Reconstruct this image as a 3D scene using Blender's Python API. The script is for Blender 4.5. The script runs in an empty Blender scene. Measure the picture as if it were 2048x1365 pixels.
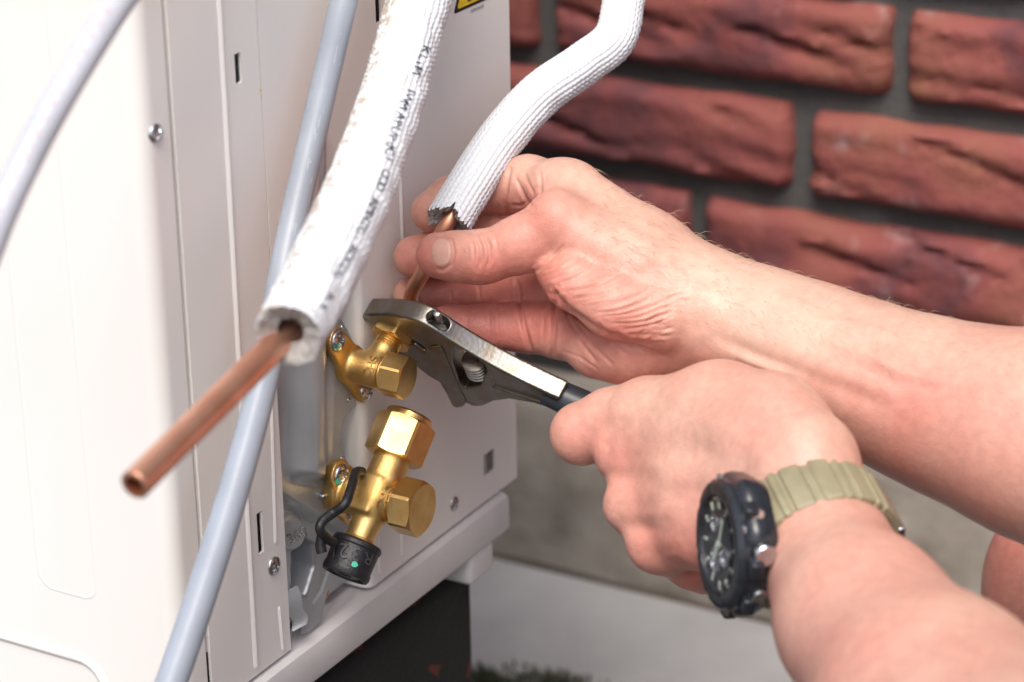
import bpy, bmesh, math, random
import numpy as np
from mathutils import Vector, Matrix, noise
from mathutils.bvhtree import BVHTree
random.seed(7); rng = np.random.default_rng(7)
SC = bpy.context.scene
COL = SC.collection

# ------------------------------------------------------------------ camera
F = 5200.0                                   # focal length in pixels of a 2048 px wide picture
TH, PI_, RO = math.radians(30), math.radians(22), math.radians(1.0)
CAM = np.array([.545, 0, .7512])
D = np.array([-math.sin(TH)*math.cos(PI_), math.cos(TH)*math.cos(PI_), -math.sin(PI_)])
_r0 = np.array([math.cos(TH), math.sin(TH), 0]); _u0 = np.cross(_r0, D)
R = math.cos(RO)*_r0 - math.sin(RO)*_u0
U = math.cos(RO)*_u0 + math.sin(RO)*_r0
cd = bpy.data.cameras.new('camera'); cam = bpy.data.objects.new('camera', cd); COL.objects.link(cam)
cd.sensor_width = 36; cd.lens = 36*F/2048; cd.clip_start = .02; cd.clip_end = 500
M3 = np.stack([R, U, -D], 1)
mw = Matrix.Identity(4)
for i in range(3):
    for j in range(3): mw[i][j] = M3[i, j]
    mw[i][3] = CAM[i]
cam.matrix_world = mw
cd.dof.use_dof = True; cd.dof.focus_distance = 1.035; cd.dof.aperture_fstop = 9.0
SC.camera = cam
SC.render.resolution_x, SC.render.resolution_y = 1024, 682

# ------------------------------------------------------------------ light
SUN_AZ, SUN_EL = math.radians(160), math.radians(58)      # direction towards the sun, azimuth clockwise from +Y
w = bpy.data.worlds.new('World'); SC.world = w; w.use_nodes = True
nt = w.node_tree; bg = nt.nodes['Background']
sky = nt.nodes.new('ShaderNodeTexSky'); sky.sky_type = 'NISHITA'; sky.sun_disc = False
sky.sun_elevation = SUN_EL; sky.sun_rotation = SUN_AZ; sky.air_density = 1.0; sky.dust_density = 4.0; sky.ozone_density = .6
nt.links.new(sky.outputs[0], bg.inputs[0]); bg.inputs[1].default_value = .15
sd = bpy.data.lights.new('sun', 'SUN'); so = bpy.data.objects.new('sun', sd); COL.objects.link(so)
sd.energy = 1.75; sd.angle = math.radians(30); sd.color = (1, .955, .89)
sv = Vector((math.sin(SUN_AZ)*math.cos(SUN_EL), math.cos(SUN_AZ)*math.cos(SUN_EL), math.sin(SUN_EL)))
so.rotation_euler = sv.to_track_quat('Z', 'Y').to_euler()
so.location = (-1, -2, 4)
SC.view_settings.view_transform = 'Standard'; SC.view_settings.look = 'None'
SC.view_settings.exposure = .58; SC.view_settings.gamma = 1

# ------------------------------------------------------------------ pixel -> place
def ray(px, py): return D + R*(px-1024)/F - U*(py-682.5)/F
def atX(px, py, X):
    r = ray(px, py); return CAM + r*(X-CAM[0])/r[0]
def atY(px, py, Y):
    r = ray(px, py); return CAM + r*(Y-CAM[1])/r[1]
def atZ(px, py, Z):
    r = ray(px, py); return CAM + r*(Z-CAM[2])/r[2]
def atD(px, py, d): return CAM + ray(px, py)*d
def atP(px, py, o, n):
    r = ray(px, py); return CAM + r*(((o-CAM) @ n)/(r @ n))
def proj(P):
    v = np.asarray(P)-CAM; z = v @ D
    return 1024+F*(v @ R)/z, 682.5-F*(v @ U)/z, z
def K(px, py, d): return np.array([(px-1024)/F*d, -(py-682.5)/F*d, -d])      # camera frame, same unit as d
def nrm(v): v = np.asarray(v, float); return v/np.linalg.norm(v)

# ------------------------------------------------------------------ materials
def mat(name, col, rough=.5, metal=0., var=0., vscale=40., bump=0., bscale=200., sss=0., coat=0., col2=None, spec=.5):
    m = bpy.data.materials.new(name); m.use_nodes = True; n = m.node_tree; b = n.nodes['Principled BSDF']
    b.inputs['Base Color'].default_value = (*col, 1); b.inputs['Roughness'].default_value = rough
    b.inputs['Metallic'].default_value = metal; b.inputs['Specular IOR Level'].default_value = spec
    if coat: b.inputs['Coat Weight'].default_value = coat
    tc = n.nodes.new('ShaderNodeTexCoord')
    if var:
        t = n.nodes.new('ShaderNodeTexNoise'); t.inputs['Scale'].default_value = vscale; t.inputs['Detail'].default_value = 6
        n.links.new(tc.outputs['Object'], t.inputs['Vector'])
        mx = n.nodes.new('ShaderNodeMix'); mx.data_type = 'RGBA'
        c2 = col2 if col2 else tuple(c*(1-var) for c in col)
        mx.inputs[6].default_value = (*col, 1); mx.inputs[7].default_value = (*c2, 1)
        rp = n.nodes.new('ShaderNodeMapRange'); rp.inputs[1].default_value = .38; rp.inputs[2].default_value = .66
        n.links.new(t.outputs['Fac'], rp.inputs[0]); n.links.new(rp.outputs[0], mx.inputs[0])
        n.links.new(mx.outputs[2], b.inputs['Base Color'])
        rr = n.nodes.new('ShaderNodeMapRange'); rr.inputs[3].default_value = max(.02, rough-.07); rr.inputs[4].default_value = min(1, rough+.09)
        n.links.new(t.outputs['Fac'], rr.inputs[0]); n.links.new(rr.outputs[0], b.inputs['Roughness'])
    if bump:
        t2 = n.nodes.new('ShaderNodeTexNoise'); t2.inputs['Scale'].default_value = bscale; t2.inputs['Detail'].default_value = 5
        n.links.new(tc.outputs['Object'], t2.inputs['Vector'])
        bm = n.nodes.new('ShaderNodeBump'); bm.inputs['Strength'].default_value = bump; bm.inputs['Distance'].default_value = .001
        n.links.new(t2.outputs['Fac'], bm.inputs['Height']); n.links.new(bm.outputs[0], b.inputs['Normal'])
    if sss:
        b.inputs['Subsurface Weight'].default_value = sss; b.inputs['Subsurface Radius'].default_value = (1, .35, .2); b.inputs['Subsurface Scale'].default_value = .004
    return m
MT = {}
MT['paint'] = mat('painted sheet metal', (.85, .83, .80), .38, bump=.03, bscale=900, var=.03, vscale=6)
MT['tray'] = mat('painted tray', (.70, .685, .69), .5, bump=.12, bscale=900, var=.10, vscale=30)
MT['galv'] = mat('galvanised steel', (.50, .53, .555), .30, .45, var=.25, vscale=28, bump=.05, bscale=300)
MT['dark'] = mat('shaded interior', (.03, .035, .04), .6)  # near-black colour stands in for the shade inside the casing
MT['steel'] = mat('zinc screw', (.62, .63, .66), .25, 1., var=.2, vscale=300)
MT['brass'] = mat('forged brass', (.83, .57, .23), .38, 1., var=.25, vscale=60, bump=.2, bscale=2200, col2=(.72, .45, .15))
MT['nut'] = mat('machined brass', (.86, .60, .25), .32, 1., var=.3, vscale=90, bump=.12, bscale=1200, col2=(.74, .47, .16))
MT['copper'] = mat('copper tube', (.80, .44, .31), .40, .92, var=.3, vscale=70, bump=.05, bscale=600, col2=(.66, .32, .21))
MT['copper_in'] = mat('copper bore', (.25, .07, .03), .6, .6)
MT['wrench'] = mat('worn drop-forged steel', (.27, .265, .255), .36, 1., var=.35, vscale=120, bump=.10, bscale=700, col2=(.23, .20, .155))
MT['shading'] = mat('brass patina in cast lettering', (.50, .29, .09), .42, .9)  # same brass as the body, darkened: relief shading put into the colour
MT['moulded'] = mat('rubber lettering with painted light', (.055, .058, .064), .4)  # cap rubber made lighter: light on the raised characters is painted in
MT['rubber'] = mat('black rubber', (.017, .018, .021), .42, var=.3, vscale=400, bump=.25, bscale=900)
MT['grip'] = mat('blue grey grip', (.028, .036, .046), .4)
MT['cable'] = mat('grey cable sheath', (.34, .38, .44), .36, var=.12, vscale=50)
MT['cable_light'] = mat('pale grey cable sheath', (.50, .52, .58), .42, var=.08, vscale=50)
MT['scuff'] = mat('scuffed sheath', (.55, .59, .65), .6)
MT['foam'] = mat('grey foam', (.50, .48, .455), .95, var=.4, vscale=900, bump=1., bscale=1600)
MT['ink'] = mat('blue black ink', (.03, .045, .08), .7)
MT['mint'] = mat('green paint mark', (.09, .55, .36), .5)
MT['yellow'] = mat('sticker yellow', (.86, .60, .02), .45)
MT['black'] = mat('sticker black', (.015, .015, .017), .5)
MT['greyink'] = mat('grey print', (.36, .37, .42), .6)
MT['watch'] = mat('black watch resin', (.019, .023, .030), .24, bump=.05, var=.3, vscale=300)
MT['dial'] = mat('watch dial', (.035, .045, .055), .35, var=.5, vscale=500)
MT['lume'] = mat('watch hand', (.62, .68, .55), .4)
MT['strap'] = mat('khaki resin strap', (.29, .262, .165), .5, var=.15, vscale=120, bump=.1, bscale=900)
MT['nail'] = mat('fingernail', (.64, .365, .295), .33, sss=.15, var=.12, vscale=180)
MT['shirt'] = mat('dark work shirt', (.03, .035, .045), .9, bump=.3, bscale=400)
def foot_mat():
    m = mat('recycled rubber', (.012, .012, .013), .85, bump=.8, bscale=260); n = m.node_tree; b = n.nodes['Principled BSDF']
    tc = n.nodes.new('ShaderNodeTexCoord'); v = n.nodes.new('ShaderNodeTexVoronoi'); v.inputs['Scale'].default_value = 90
    n.links.new(tc.outputs['Object'], v.inputs['Vector'])
    cr = n.nodes.new('ShaderNodeValToRGB'); cr.color_ramp.interpolation = 'CONSTANT'
    cr.color_ramp.elements[0].color = (.012, .012, .013, 1); cr.color_ramp.elements[1].position = .93; cr.color_ramp.elements[1].color = (.11, .03, .018, 1)
    sp = n.nodes.new('ShaderNodeSeparateColor'); n.links.new(v.outputs['Color'], sp.inputs[0]); n.links.new(sp.outputs[0], cr.inputs[0])
    n.links.new(cr.outputs[0], b.inputs['Base Color']); return m
MT['foot'] = foot_mat()
def brick_mat():
    m = bpy.data.materials.new('hand moulded brick'); m.use_nodes = True; n = m.node_tree; b = n.nodes['Principled BSDF']; L = n.links.new
    b.inputs['Roughness'].default_value = .85
    tc = n.nodes.new('ShaderNodeTexCoord'); oi = n.nodes.new('ShaderNodeObjectInfo')
    add = n.nodes.new('ShaderNodeVectorMath'); add.operation = 'ADD'
    L(tc.outputs['Object'], add.inputs[0]); L(oi.outputs['Location'], add.inputs[1])
    def N(sc, det=5):
        t = n.nodes.new('ShaderNodeTexNoise'); t.inputs['Scale'].default_value = sc; t.inputs['Detail'].default_value = det; L(add.outputs[0], t.inputs['Vector']); return t
    a = N(15, 5); r = n.nodes.new('ShaderNodeValToRGB'); e = r.color_ramp.elements
    e[0].position = .3; e[0].color = (.20, .050, .046, 1); e[1].position = .75; e[1].color = (.27, .10, .065, 1)
    k = e.new(.52); k.color = (.25, .068, .060, 1); k = e.new(.40); k.color = (.13, .042, .048, 1)
    L(a.outputs['Fac'], r.inputs[0])
    c = N(60, 8); rr = n.nodes.new('ShaderNodeMapRange'); rr.inputs[1].default_value = .56; rr.inputs[2].default_value = .78; rr.inputs[4].default_value = .5
    L(c.outputs['Fac'], rr.inputs[0])
    big = N(18, 2); r3 = n.nodes.new('ShaderNodeMapRange'); r3.inputs[1].default_value = .45; r3.inputs[2].default_value = .6; L(big.outputs['Fac'], r3.inputs[0])
    mu = n.nodes.new('ShaderNodeMath'); mu.operation = 'MULTIPLY'; L(rr.outputs[0], mu.inputs[0]); L(r3.outputs[0], mu.inputs[1])
    mx = n.nodes.new('ShaderNodeMix'); mx.data_type = 'RGBA'; mx.inputs[7].default_value = (.45, .36, .38, 1)
    L(r.outputs[0], mx.inputs[6]); L(mu.outputs[0], mx.inputs[0]); L(mx.outputs[2], b.inputs['Base Color'])
    h = N(140, 8); bm = n.nodes.new('ShaderNodeBump'); bm.inputs['Strength'].default_value = .8; bm.inputs['Distance'].default_value = .002
    L(h.outputs['Fac'], bm.inputs['Height']); L(bm.outputs[0], b.inputs['Normal']); return m
MT['brick'] = brick_mat()
MT['mortar'] = mat('dark mortar', (.085, .086, .088), .95, var=.5, vscale=160, bump=1., bscale=420, col2=(.10, .10, .095))
MT['plinth'] = mat('weathered plinth', (.34, .305, .265), .95, var=.5, vscale=22, bump=.8, bscale=150, col2=(.20, .172, .142))
MT['paver'] = mat('concrete paving', (.40, .395, .39), .9, var=.18, vscale=12, bump=.5, bscale=300)
MT['soil'] = mat('dirt', (.085, .066, .048), 1., var=.5, vscale=8, bump=1, bscale=60)
MT['weed'] = mat('moss green', (.06, .07, .035), .8, var=.4, vscale=200)
def insul_mat():
    m = mat('white insulation film', (.72, .74, .76), .5, bump=.15, bscale=700); n = m.node_tree; b = n.nodes['Principled BSDF']; L = n.links.new
    at = n.nodes.new('ShaderNodeAttribute'); at.attribute_name = 'dirt'; tc = n.nodes.new('ShaderNodeTexCoord')
    t = n.nodes.new('ShaderNodeTexNoise'); t.inputs['Scale'].default_value = 260; t.inputs['Detail'].default_value = 6; L(tc.outputs['Object'], t.inputs['Vector'])
    rr = n.nodes.new('ShaderNodeMapRange'); rr.inputs[1].default_value = .45; rr.inputs[2].default_value = .57; L(t.outputs['Fac'], rr.inputs[0])
    mu = n.nodes.new('ShaderNodeMath'); mu.operation = 'MULTIPLY'; L(at.outputs['Fac'], mu.inputs[0]); L(rr.outputs[0], mu.inputs[1])
    mx = n.nodes.new('ShaderNodeMix'); mx.data_type = 'RGBA'; mx.inputs[6].default_value = (.70, .735, .775, 1); mx.inputs[7].default_value = (.42, .36, .29, 1)
    L(mu.outputs[0], mx.inputs[0]); L(mx.outputs[2], b.inputs['Base Color']); return m
MT['insul'] = insul_mat()
def skin_mat():
    m = bpy.data.materials.new('skin'); m.use_nodes = True; n = m.node_tree; b = n.nodes['Principled BSDF']; L = n.links.new
    tc = n.nodes.new('ShaderNodeTexCoord')
    def N(sc, det=4, src='Object'):
        t = n.nodes.new('ShaderNodeTexNoise'); t.inputs['Scale'].default_value = sc; t.inputs['Detail'].default_value = det; L(tc.outputs[src], t.inputs['Vector']); return t
    red = n.nodes.new('ShaderNodeAttribute'); red.attribute_name = 'redness'
    n1 = N(28, 6); n2 = N(260, 5)
    s1 = n.nodes.new('ShaderNodeMapRange'); s1.inputs[1].default_value = .3; s1.inputs[2].default_value = .7; s1.inputs[3].default_value = -.22; s1.inputs[4].default_value = .24; L(n1.outputs['Fac'], s1.inputs[0])
    ad = n.nodes.new('ShaderNodeMath'); ad.operation = 'ADD'; ad.use_clamp = True; L(red.outputs['Fac'], ad.inputs[0]); L(s1.outputs[0], ad.inputs[1])
    mx = n.nodes.new('ShaderNodeMix'); mx.data_type = 'RGBA'; mx.inputs[6].default_value = (.63, .405, .315, 1); mx.inputs[7].default_value = (.56, .195, .155, 1)
    L(ad.outputs[0], mx.inputs[0])
    s2 = n.nodes.new('ShaderNodeMapRange'); s2.inputs[1].default_value = .35; s2.inputs[2].default_value = .65; s2.inputs[3].default_value = .92; s2.inputs[4].default_value = 1.05; L(n2.outputs['Fac'], s2.inputs[0])
    vm = n.nodes.new('ShaderNodeVectorMath'); vm.operation = 'SCALE'; L(mx.outputs[2], vm.inputs[0]); L(s2.outputs[0], vm.inputs['Scale']); L(vm.outputs[0], b.inputs['Base Color'])
    b.inputs['Roughness'].default_value = .42; b.inputs['Specular IOR Level'].default_value = .42
    b.inputs['Subsurface Weight'].default_value = .22; b.inputs['Subsurface Radius'].default_value = (1, .38, .22); b.inputs['Subsurface Scale'].default_value = .0035
    v = n.nodes.new('ShaderNodeTexVoronoi'); v.inputs['Scale'].default_value = 900; v.feature = 'DISTANCE_TO_EDGE'; L(tc.outputs['Object'], v.inputs['Vector'])
    n3 = N(500, 6); a2 = n.nodes.new('ShaderNodeMath'); a2.operation = 'ADD'; L(v.outputs['Distance'], a2.inputs[0]); L(n3.outputs['Fac'], a2.inputs[1])
    bm = n.nodes.new('ShaderNodeBump'); bm.inputs['Strength'].default_value = .30; bm.inputs['Distance'].default_value = .0006
    L(a2.outputs[0], bm.inputs['Height']); L(bm.outputs[0], b.inputs['Normal']); return m
MT['skin'] = skin_mat()
def cable_print():
    m = mat('red cable print', (.72, .35, .33), .6); return m
MT['redink'] = cable_print()

# ------------------------------------------------------------------ mesh helpers
class MB:
    def __init__(s): s.v = []; s.f = []
    def add(s, v, f, M=None):
        o = len(s.v)
        if M is not None:
            A = np.array(M); v = np.asarray(v, float) @ A[:3, :3].T + A[:3, 3]
        s.v.extend([tuple(p) for p in v]); s.f.extend([tuple(i+o for i in q) for q in f]); return s
    def build(s, name, material, parent=None, smooth=35): return mk(name, s.v, s.f, material, parent, smooth)
def mk(name, v, f, material, parent=None, smooth=35, origin=True):
    v = np.asarray(v, float)
    c = (v.min(0)+v.max(0))/2 if (origin and len(v)) else np.zeros(3)
    me = bpy.data.meshes.new(name); me.from_pydata((v-c).tolist(), [], [tuple(map(int, q)) for q in f]); me.update()
    o = bpy.data.objects.new(name, me); COL.objects.link(o); o.location = c
    if material is not None: me.materials.append(material)
    if smooth:
        me.shade_smooth()
        if smooth < 180: me.set_sharp_from_angle(angle=math.radians(smooth))
    if parent is not None:
        o.parent = parent; o.matrix_parent_inverse = Matrix.Translation(-Vector(parent.location))
    return o
# parents are unrotated: every object keeps its world place in .location, the inverse undoes its parent's translation
def empty(name, loc, parent=None, **props):
    o = bpy.data.objects.new(name, None); COL.objects.link(o); o.location = loc; o.empty_display_size = .02
    if parent is not None:
        o.parent = parent; o.matrix_parent_inverse = Matrix.Translation(-Vector(parent.location))
    for k, v in props.items(): o[k] = v
    return o
def tag(o, label, cat=None, group=None, kind=None):
    if label: o['label'] = label
    if cat: o['category'] = cat
    if group: o['group'] = group
    if kind: o['kind'] = kind
    return o
def frame(o, z, x=None):
    z = nrm(z); x = np.array([0, 0, 1.]) if x is None else np.asarray(x, float)
    x = x - z*(x @ z)
    if np.linalg.norm(x) < 1e-6: x = np.array([1., 0, 0]) - z*z[0]
    x = nrm(x); y = np.cross(z, x); M = np.eye(4); M[:3, 0] = x; M[:3, 1] = y; M[:3, 2] = z; M[:3, 3] = o; return M
def lathe(prof, n=40, cap0=True, cap1=True):
    v = []; f = []
    for r, z in prof:
        for i in range(n):
            a = 2*math.pi*i/n; v.append((r*math.cos(a), r*math.sin(a), z))
    for k in range(len(prof)-1):
        for i in range(n): f.append((k*n+i, k*n+(i+1) % n, (k+1)*n+(i+1) % n, (k+1)*n+i))
    if cap0: f.append(tuple(reversed(range(n))))
    if cap1: f.append(tuple(range((len(prof)-1)*n, len(prof)*n)))
    return v, f
def hexnut(af, H, bore=0., c0=True, c1=True, per=9, rot=0., flatz=0.):
    n = 6*per; rf = af/2; rc = rf*.985; v = []; f = []; rings = []
    def ring(fn):
        b = len(v)
        for i in range(n):
            a = 2*math.pi*i/n; r, z = fn(a); v.append((r*math.cos(a+rot), r*math.sin(a+rot), z))
        rings.append(b)
    rh = lambda a: rf/math.cos((a+math.pi/6) % (math.pi/3)-math.pi/6)
    cz = lambda a: max(0, rh(a)-rc)*.62
    if bore: ring(lambda a: (bore, 0))
    else: ring(lambda a: (.0001, 0))
    ring(lambda a: (rc if c0 else rh(a), 0))
    ring(lambda a: (rh(a), cz(a) if c0 else 0))
    ring(lambda a: (rh(a), H-(cz(a) if c1 else 0)))
    ring(lambda a: (rc if c1 else rh(a), H))
    ring(lambda a: (bore if bore else .0001, H+(0 if bore else flatz)))
    for a, b in zip(rings[:-1], rings[1:]):
        for i in range(n): f.append((a+i, a+(i+1) % n, b+(i+1) % n, b+i))
    return v, f
def box(c, s, bev=0.):
    x, y, z = [k/2 for k in s]
    if not bev:
        v = [(c[0]+i*x, c[1]+j*y, c[2]+k*z) for i in (-1, 1) for j in (-1, 1) for k in (-1, 1)]
        return v, [(0, 1, 3, 2), (4, 6, 7, 5), (0, 4, 5, 1), (2, 3, 7, 6), (0, 2, 6, 4), (1, 5, 7, 3)]
    bm = bmesh.new(); bmesh.ops.create_cube(bm, size=1)
    for q in bm.verts: q.co = Vector((q.co.x*2*x, q.co.y*2*y, q.co.z*2*z))
    bmesh.ops.bevel(bm, geom=bm.edges[:], offset=bev, segments=3, profile=.5, affect='EDGES')
    bm.verts.index_update(); v = [(q.co.x+c[0], q.co.y+c[1], q.co.z+c[2]) for q in bm.verts]; f = [[q.index for q in p.verts] for p in bm.faces]; bm.free(); return v, f
def catmull(P, n):
    P = np.asarray(P, float); Q = np.vstack([2*P[0]-P[1], P, 2*P[-1]-P[-2]]); out = []
    for i in range(len(P)-1):
        p0, p1, p2, p3 = Q[i:i+4]
        for t in np.linspace(0, 1, n, endpoint=False):
            out.append(.5*((2*p1)+(-p0+p2)*t+(2*p0-5*p1+4*p2-p3)*t*t+(-p0+3*p1-3*p2+p3)*t**3))
    out.append(P[-1]); return np.array(out)
def resample(P, step):
    d = np.r_[0, np.cumsum(np.linalg.norm(np.diff(P[:, :3], axis=0), axis=1))]; n = max(2, int(d[-1]/step)+1); s = np.linspace(0, d[-1], n)
    return np.stack([np.interp(s, d, P[:, k]) for k in range(P.shape[1])], 1), s
def sweep(P, r, nseg, disp=None, cap=(True, True), ref=None):
    """P (n,3); r scalar or (n,). phi = 0 faces ref (default: away from D), phi > 0 turns to the path's right"""
    n = len(P); T = np.gradient(P, axis=0); T /= np.linalg.norm(T, axis=1)[:, None]
    ref = -D if ref is None else ref
    A = ref - T*(T @ ref)[:, None]; A /= np.linalg.norm(A, axis=1)[:, None]; B = np.cross(T, A)
    ph = np.linspace(0, 2*np.pi, nseg, endpoint=False); s = np.r_[0, np.cumsum(np.linalg.norm(np.diff(P, axis=0), axis=1))]
    rr = np.broadcast_to(np.asarray(r, float).reshape(-1, 1), (n, nseg)).copy()
    if disp is not None: rr = rr + disp(s[:, None], ph[None, :])
    V = P[:, None, :] + rr[..., None]*(np.cos(ph)[None, :, None]*A[:, None, :] + np.sin(ph)[None, :, None]*B[:, None, :])
    f = [(k*nseg+i, k*nseg+(i+1) % nseg, (k+1)*nseg+(i+1) % nseg, (k+1)*nseg+i) for k in range(n-1) for i in range(nseg)]
    if cap[0]: f.append(tuple(reversed(range(nseg))))
    if cap[1]: f.append(tuple(range((n-1)*nseg, n*nseg)))
    return V.reshape(-1, 3), f
def text_mesh(s, size=1.):
    cu = bpy.data.curves.new('t', 'FONT'); cu.body = s; cu.size = size; cu.align_x = 'CENTER'; cu.align_y = 'CENTER'; cu.resolution_u = 3
    o = bpy.data.objects.new('t', cu); me = bpy.data.meshes.new_from_object(o)
    bm = bmesh.new(); bm.from_mesh(me); bmesh.ops.triangulate(bm, faces=bm.faces[:])
    for _ in range(1): bmesh.ops.subdivide_edges(bm, edges=[e for e in bm.edges if e.calc_length() > .25*size], cuts=1)
    bmesh.ops.triangulate(bm, faces=bm.faces[:]); bm.verts.index_update()
    v = np.array([q.co[:2] for q in bm.verts]); f = [[q.index for q in p.verts] for p in bm.faces]
    bm.free(); bpy.data.meshes.remove(me); bpy.data.objects.remove(o); bpy.data.curves.remove(cu); return v, f
def bvh_of(objs):
    v = []; f = []
    for o in objs:
        b = len(v); t = Vector(parent_world(o)); v += [q.co+t for q in o.data.vertices]; f += [[i+b for i in p.vertices] for p in o.data.polygons]
    return BVHTree.FromPolygons(v, f)
def parent_world(o): return o.location      # every mesh keeps its world place in .location
def stick(tree, pts2, f, off, name, material, parent, thick=0., dmax=None):
    """lay a flat 2-D mesh given in picture points onto the surface under it, as a thin raised shape"""
    o = Vector(CAM); top = []; ok = []
    for x, y in pts2:
        r = Vector(ray(x, y)).normalized(); hit = tree.ray_cast(o, r)
        if hit[0] is None or (dmax and hit[3] > dmax): top.append(None); continue
        nn = hit[1] if hit[1].dot(r) < 0 else -hit[1]
        top.append(np.array(hit[0]+nn*off))
    good = [q for q in f if all(top[i] is not None for i in q)]
    top = [t if t is not None else np.zeros(3) for t in top]
    used = sorted({i for q in good for i in q})
    if not used: return None
    ix = {i: k for k, i in enumerate(used)}; n = len(used); v = [top[i] for i in used]; fs = [[ix[i] for i in q] for q in good]
    if off > .0003:                                   # raised lettering gets side walls down into the surface
        cnt = {}
        for q in fs:
            for a, b in zip(q, q[1:]+q[:1]): cnt[(a, b)] = 1
        v = v+[t+D*(off*1.6) for t in v]
        fs = fs+[[b, a, n+a, n+b] for (a, b) in cnt if (b, a) not in cnt]
    return mk(name, v, fs, material, parent, 40)
def px_text(s, c, size, rot, flip=1, sx=1.):
    v, f = text_mesh(s, 1.); v = v*size; v[:, 0] *= sx; a = math.radians(rot); ca, sa = math.cos(a), math.sin(a)
    X = v[:, 0]*flip; Y = -v[:, 1]
    return np.stack([c[0]+X*ca-Y*sa, c[1]+X*sa+Y*ca], 1), f
def inpoly(x, y, poly):
    poly = np.asarray(poly, float); x1, y1 = poly[:, 0], poly[:, 1]; x2, y2 = np.roll(x1, -1), np.roll(y1, -1); ins = np.zeros(np.shape(x), bool)
    for a, b, c, d in zip(x1, y1, x2, y2):
        cond = (b > y) != (d > y); ins ^= cond & (x < (c-a)*(y-b)/(d-b+1e-12)+a)
    return ins
def pldist(x, y, pl, close=False):
    pl = np.asarray(pl, float); q = np.vstack([pl, pl[:1]]) if close else pl; best = np.full(np.shape(x), 1e9)
    for (a, b), (c, d) in zip(q[:-1], q[1:]):
        L2 = (c-a)**2+(d-b)**2+1e-12; t = np.clip(((x-a)*(c-a)+(y-b)*(d-b))/L2, 0, 1); best = np.minimum(best, np.hypot(x-a-t*(c-a), y-b-t*(d-b)))
    return best
def polysdf(x, y, poly):
    d = pldist(x, y, poly, True); return np.where(inpoly(x, y, poly), -d, d)
sstep = lambda a, b, x: (lambda t: t*t*(3-2*t))(np.clip((x-a)/(b-a), 0, 1))

# ------------------------------------------------------------------ implicit surfaces (millimetres)
class Field:
    def __init__(s, lo, hi, g):
        s.g = g; s.lo = np.asarray(lo, float); s.n = np.ceil((np.asarray(hi)-s.lo)/g).astype(int)+1
        s.ax = [s.lo[k]+g*np.arange(s.n[k]) for k in range(3)]
    def new(s): return np.full(tuple(s.n), 60., np.float32)
    def sub(s, lo, hi):
        sl = []
        for k in range(3):
            a = int(max(0, math.floor((lo[k]-s.lo[k])/s.g))); b = int(min(s.n[k], math.ceil((hi[k]-s.lo[k])/s.g)+1)); sl.append(slice(a, max(a, b)))
        G = [s.ax[0][sl[0]][:, None, None], s.ax[1][sl[1]][None, :, None], s.ax[2][sl[2]][None, None, :]]
        return tuple(sl), G
def smin(a, b, k):
    if k <= 0: return np.minimum(a, b)
    h = np.clip(.5+.5*(b-a)/k, 0, 1); return b*(1-h)+a*h-k*h*(1-h)
def cone(F_, A, a, b, ra, rb, k):
    a = np.asarray(a, float); b = np.asarray(b, float); m = max(ra, rb)+14
    sl, G = F_.sub(np.minimum(a, b)-m, np.maximum(a, b)+m); ba = b-a; L2 = ba @ ba+1e-9
    t = np.clip(((G[0]-a[0])*ba[0]+(G[1]-a[1])*ba[1]+(G[2]-a[2])*ba[2])/L2, 0, 1)
    d = np.sqrt((G[0]-a[0]-t*ba[0])**2+(G[1]-a[1]-t*ba[1])**2+(G[2]-a[2]-t*ba[2])**2)-(ra+(rb-ra)*t)
    A[sl] = smin(A[sl], d.astype(np.float32), k)
def ellip(F_, A, c, axes, rad, k):
    c = np.asarray(c, float); m = max(rad)+12; sl, G = F_.sub(c-m, c+m); q = [G[i]-c[i] for i in range(3)]
    p = [sum(axes[j][i]*q[i] for i in range(3)) for j in range(3)]
    k0 = np.sqrt(sum((p[j]/rad[j])**2 for j in range(3))); k1 = np.sqrt(sum((p[j]/rad[j]**2)**2 for j in range(3)))+1e-9
    A[sl] = smin(A[sl], (k0*(k0-1)/k1).astype(np.float32), k)
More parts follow.
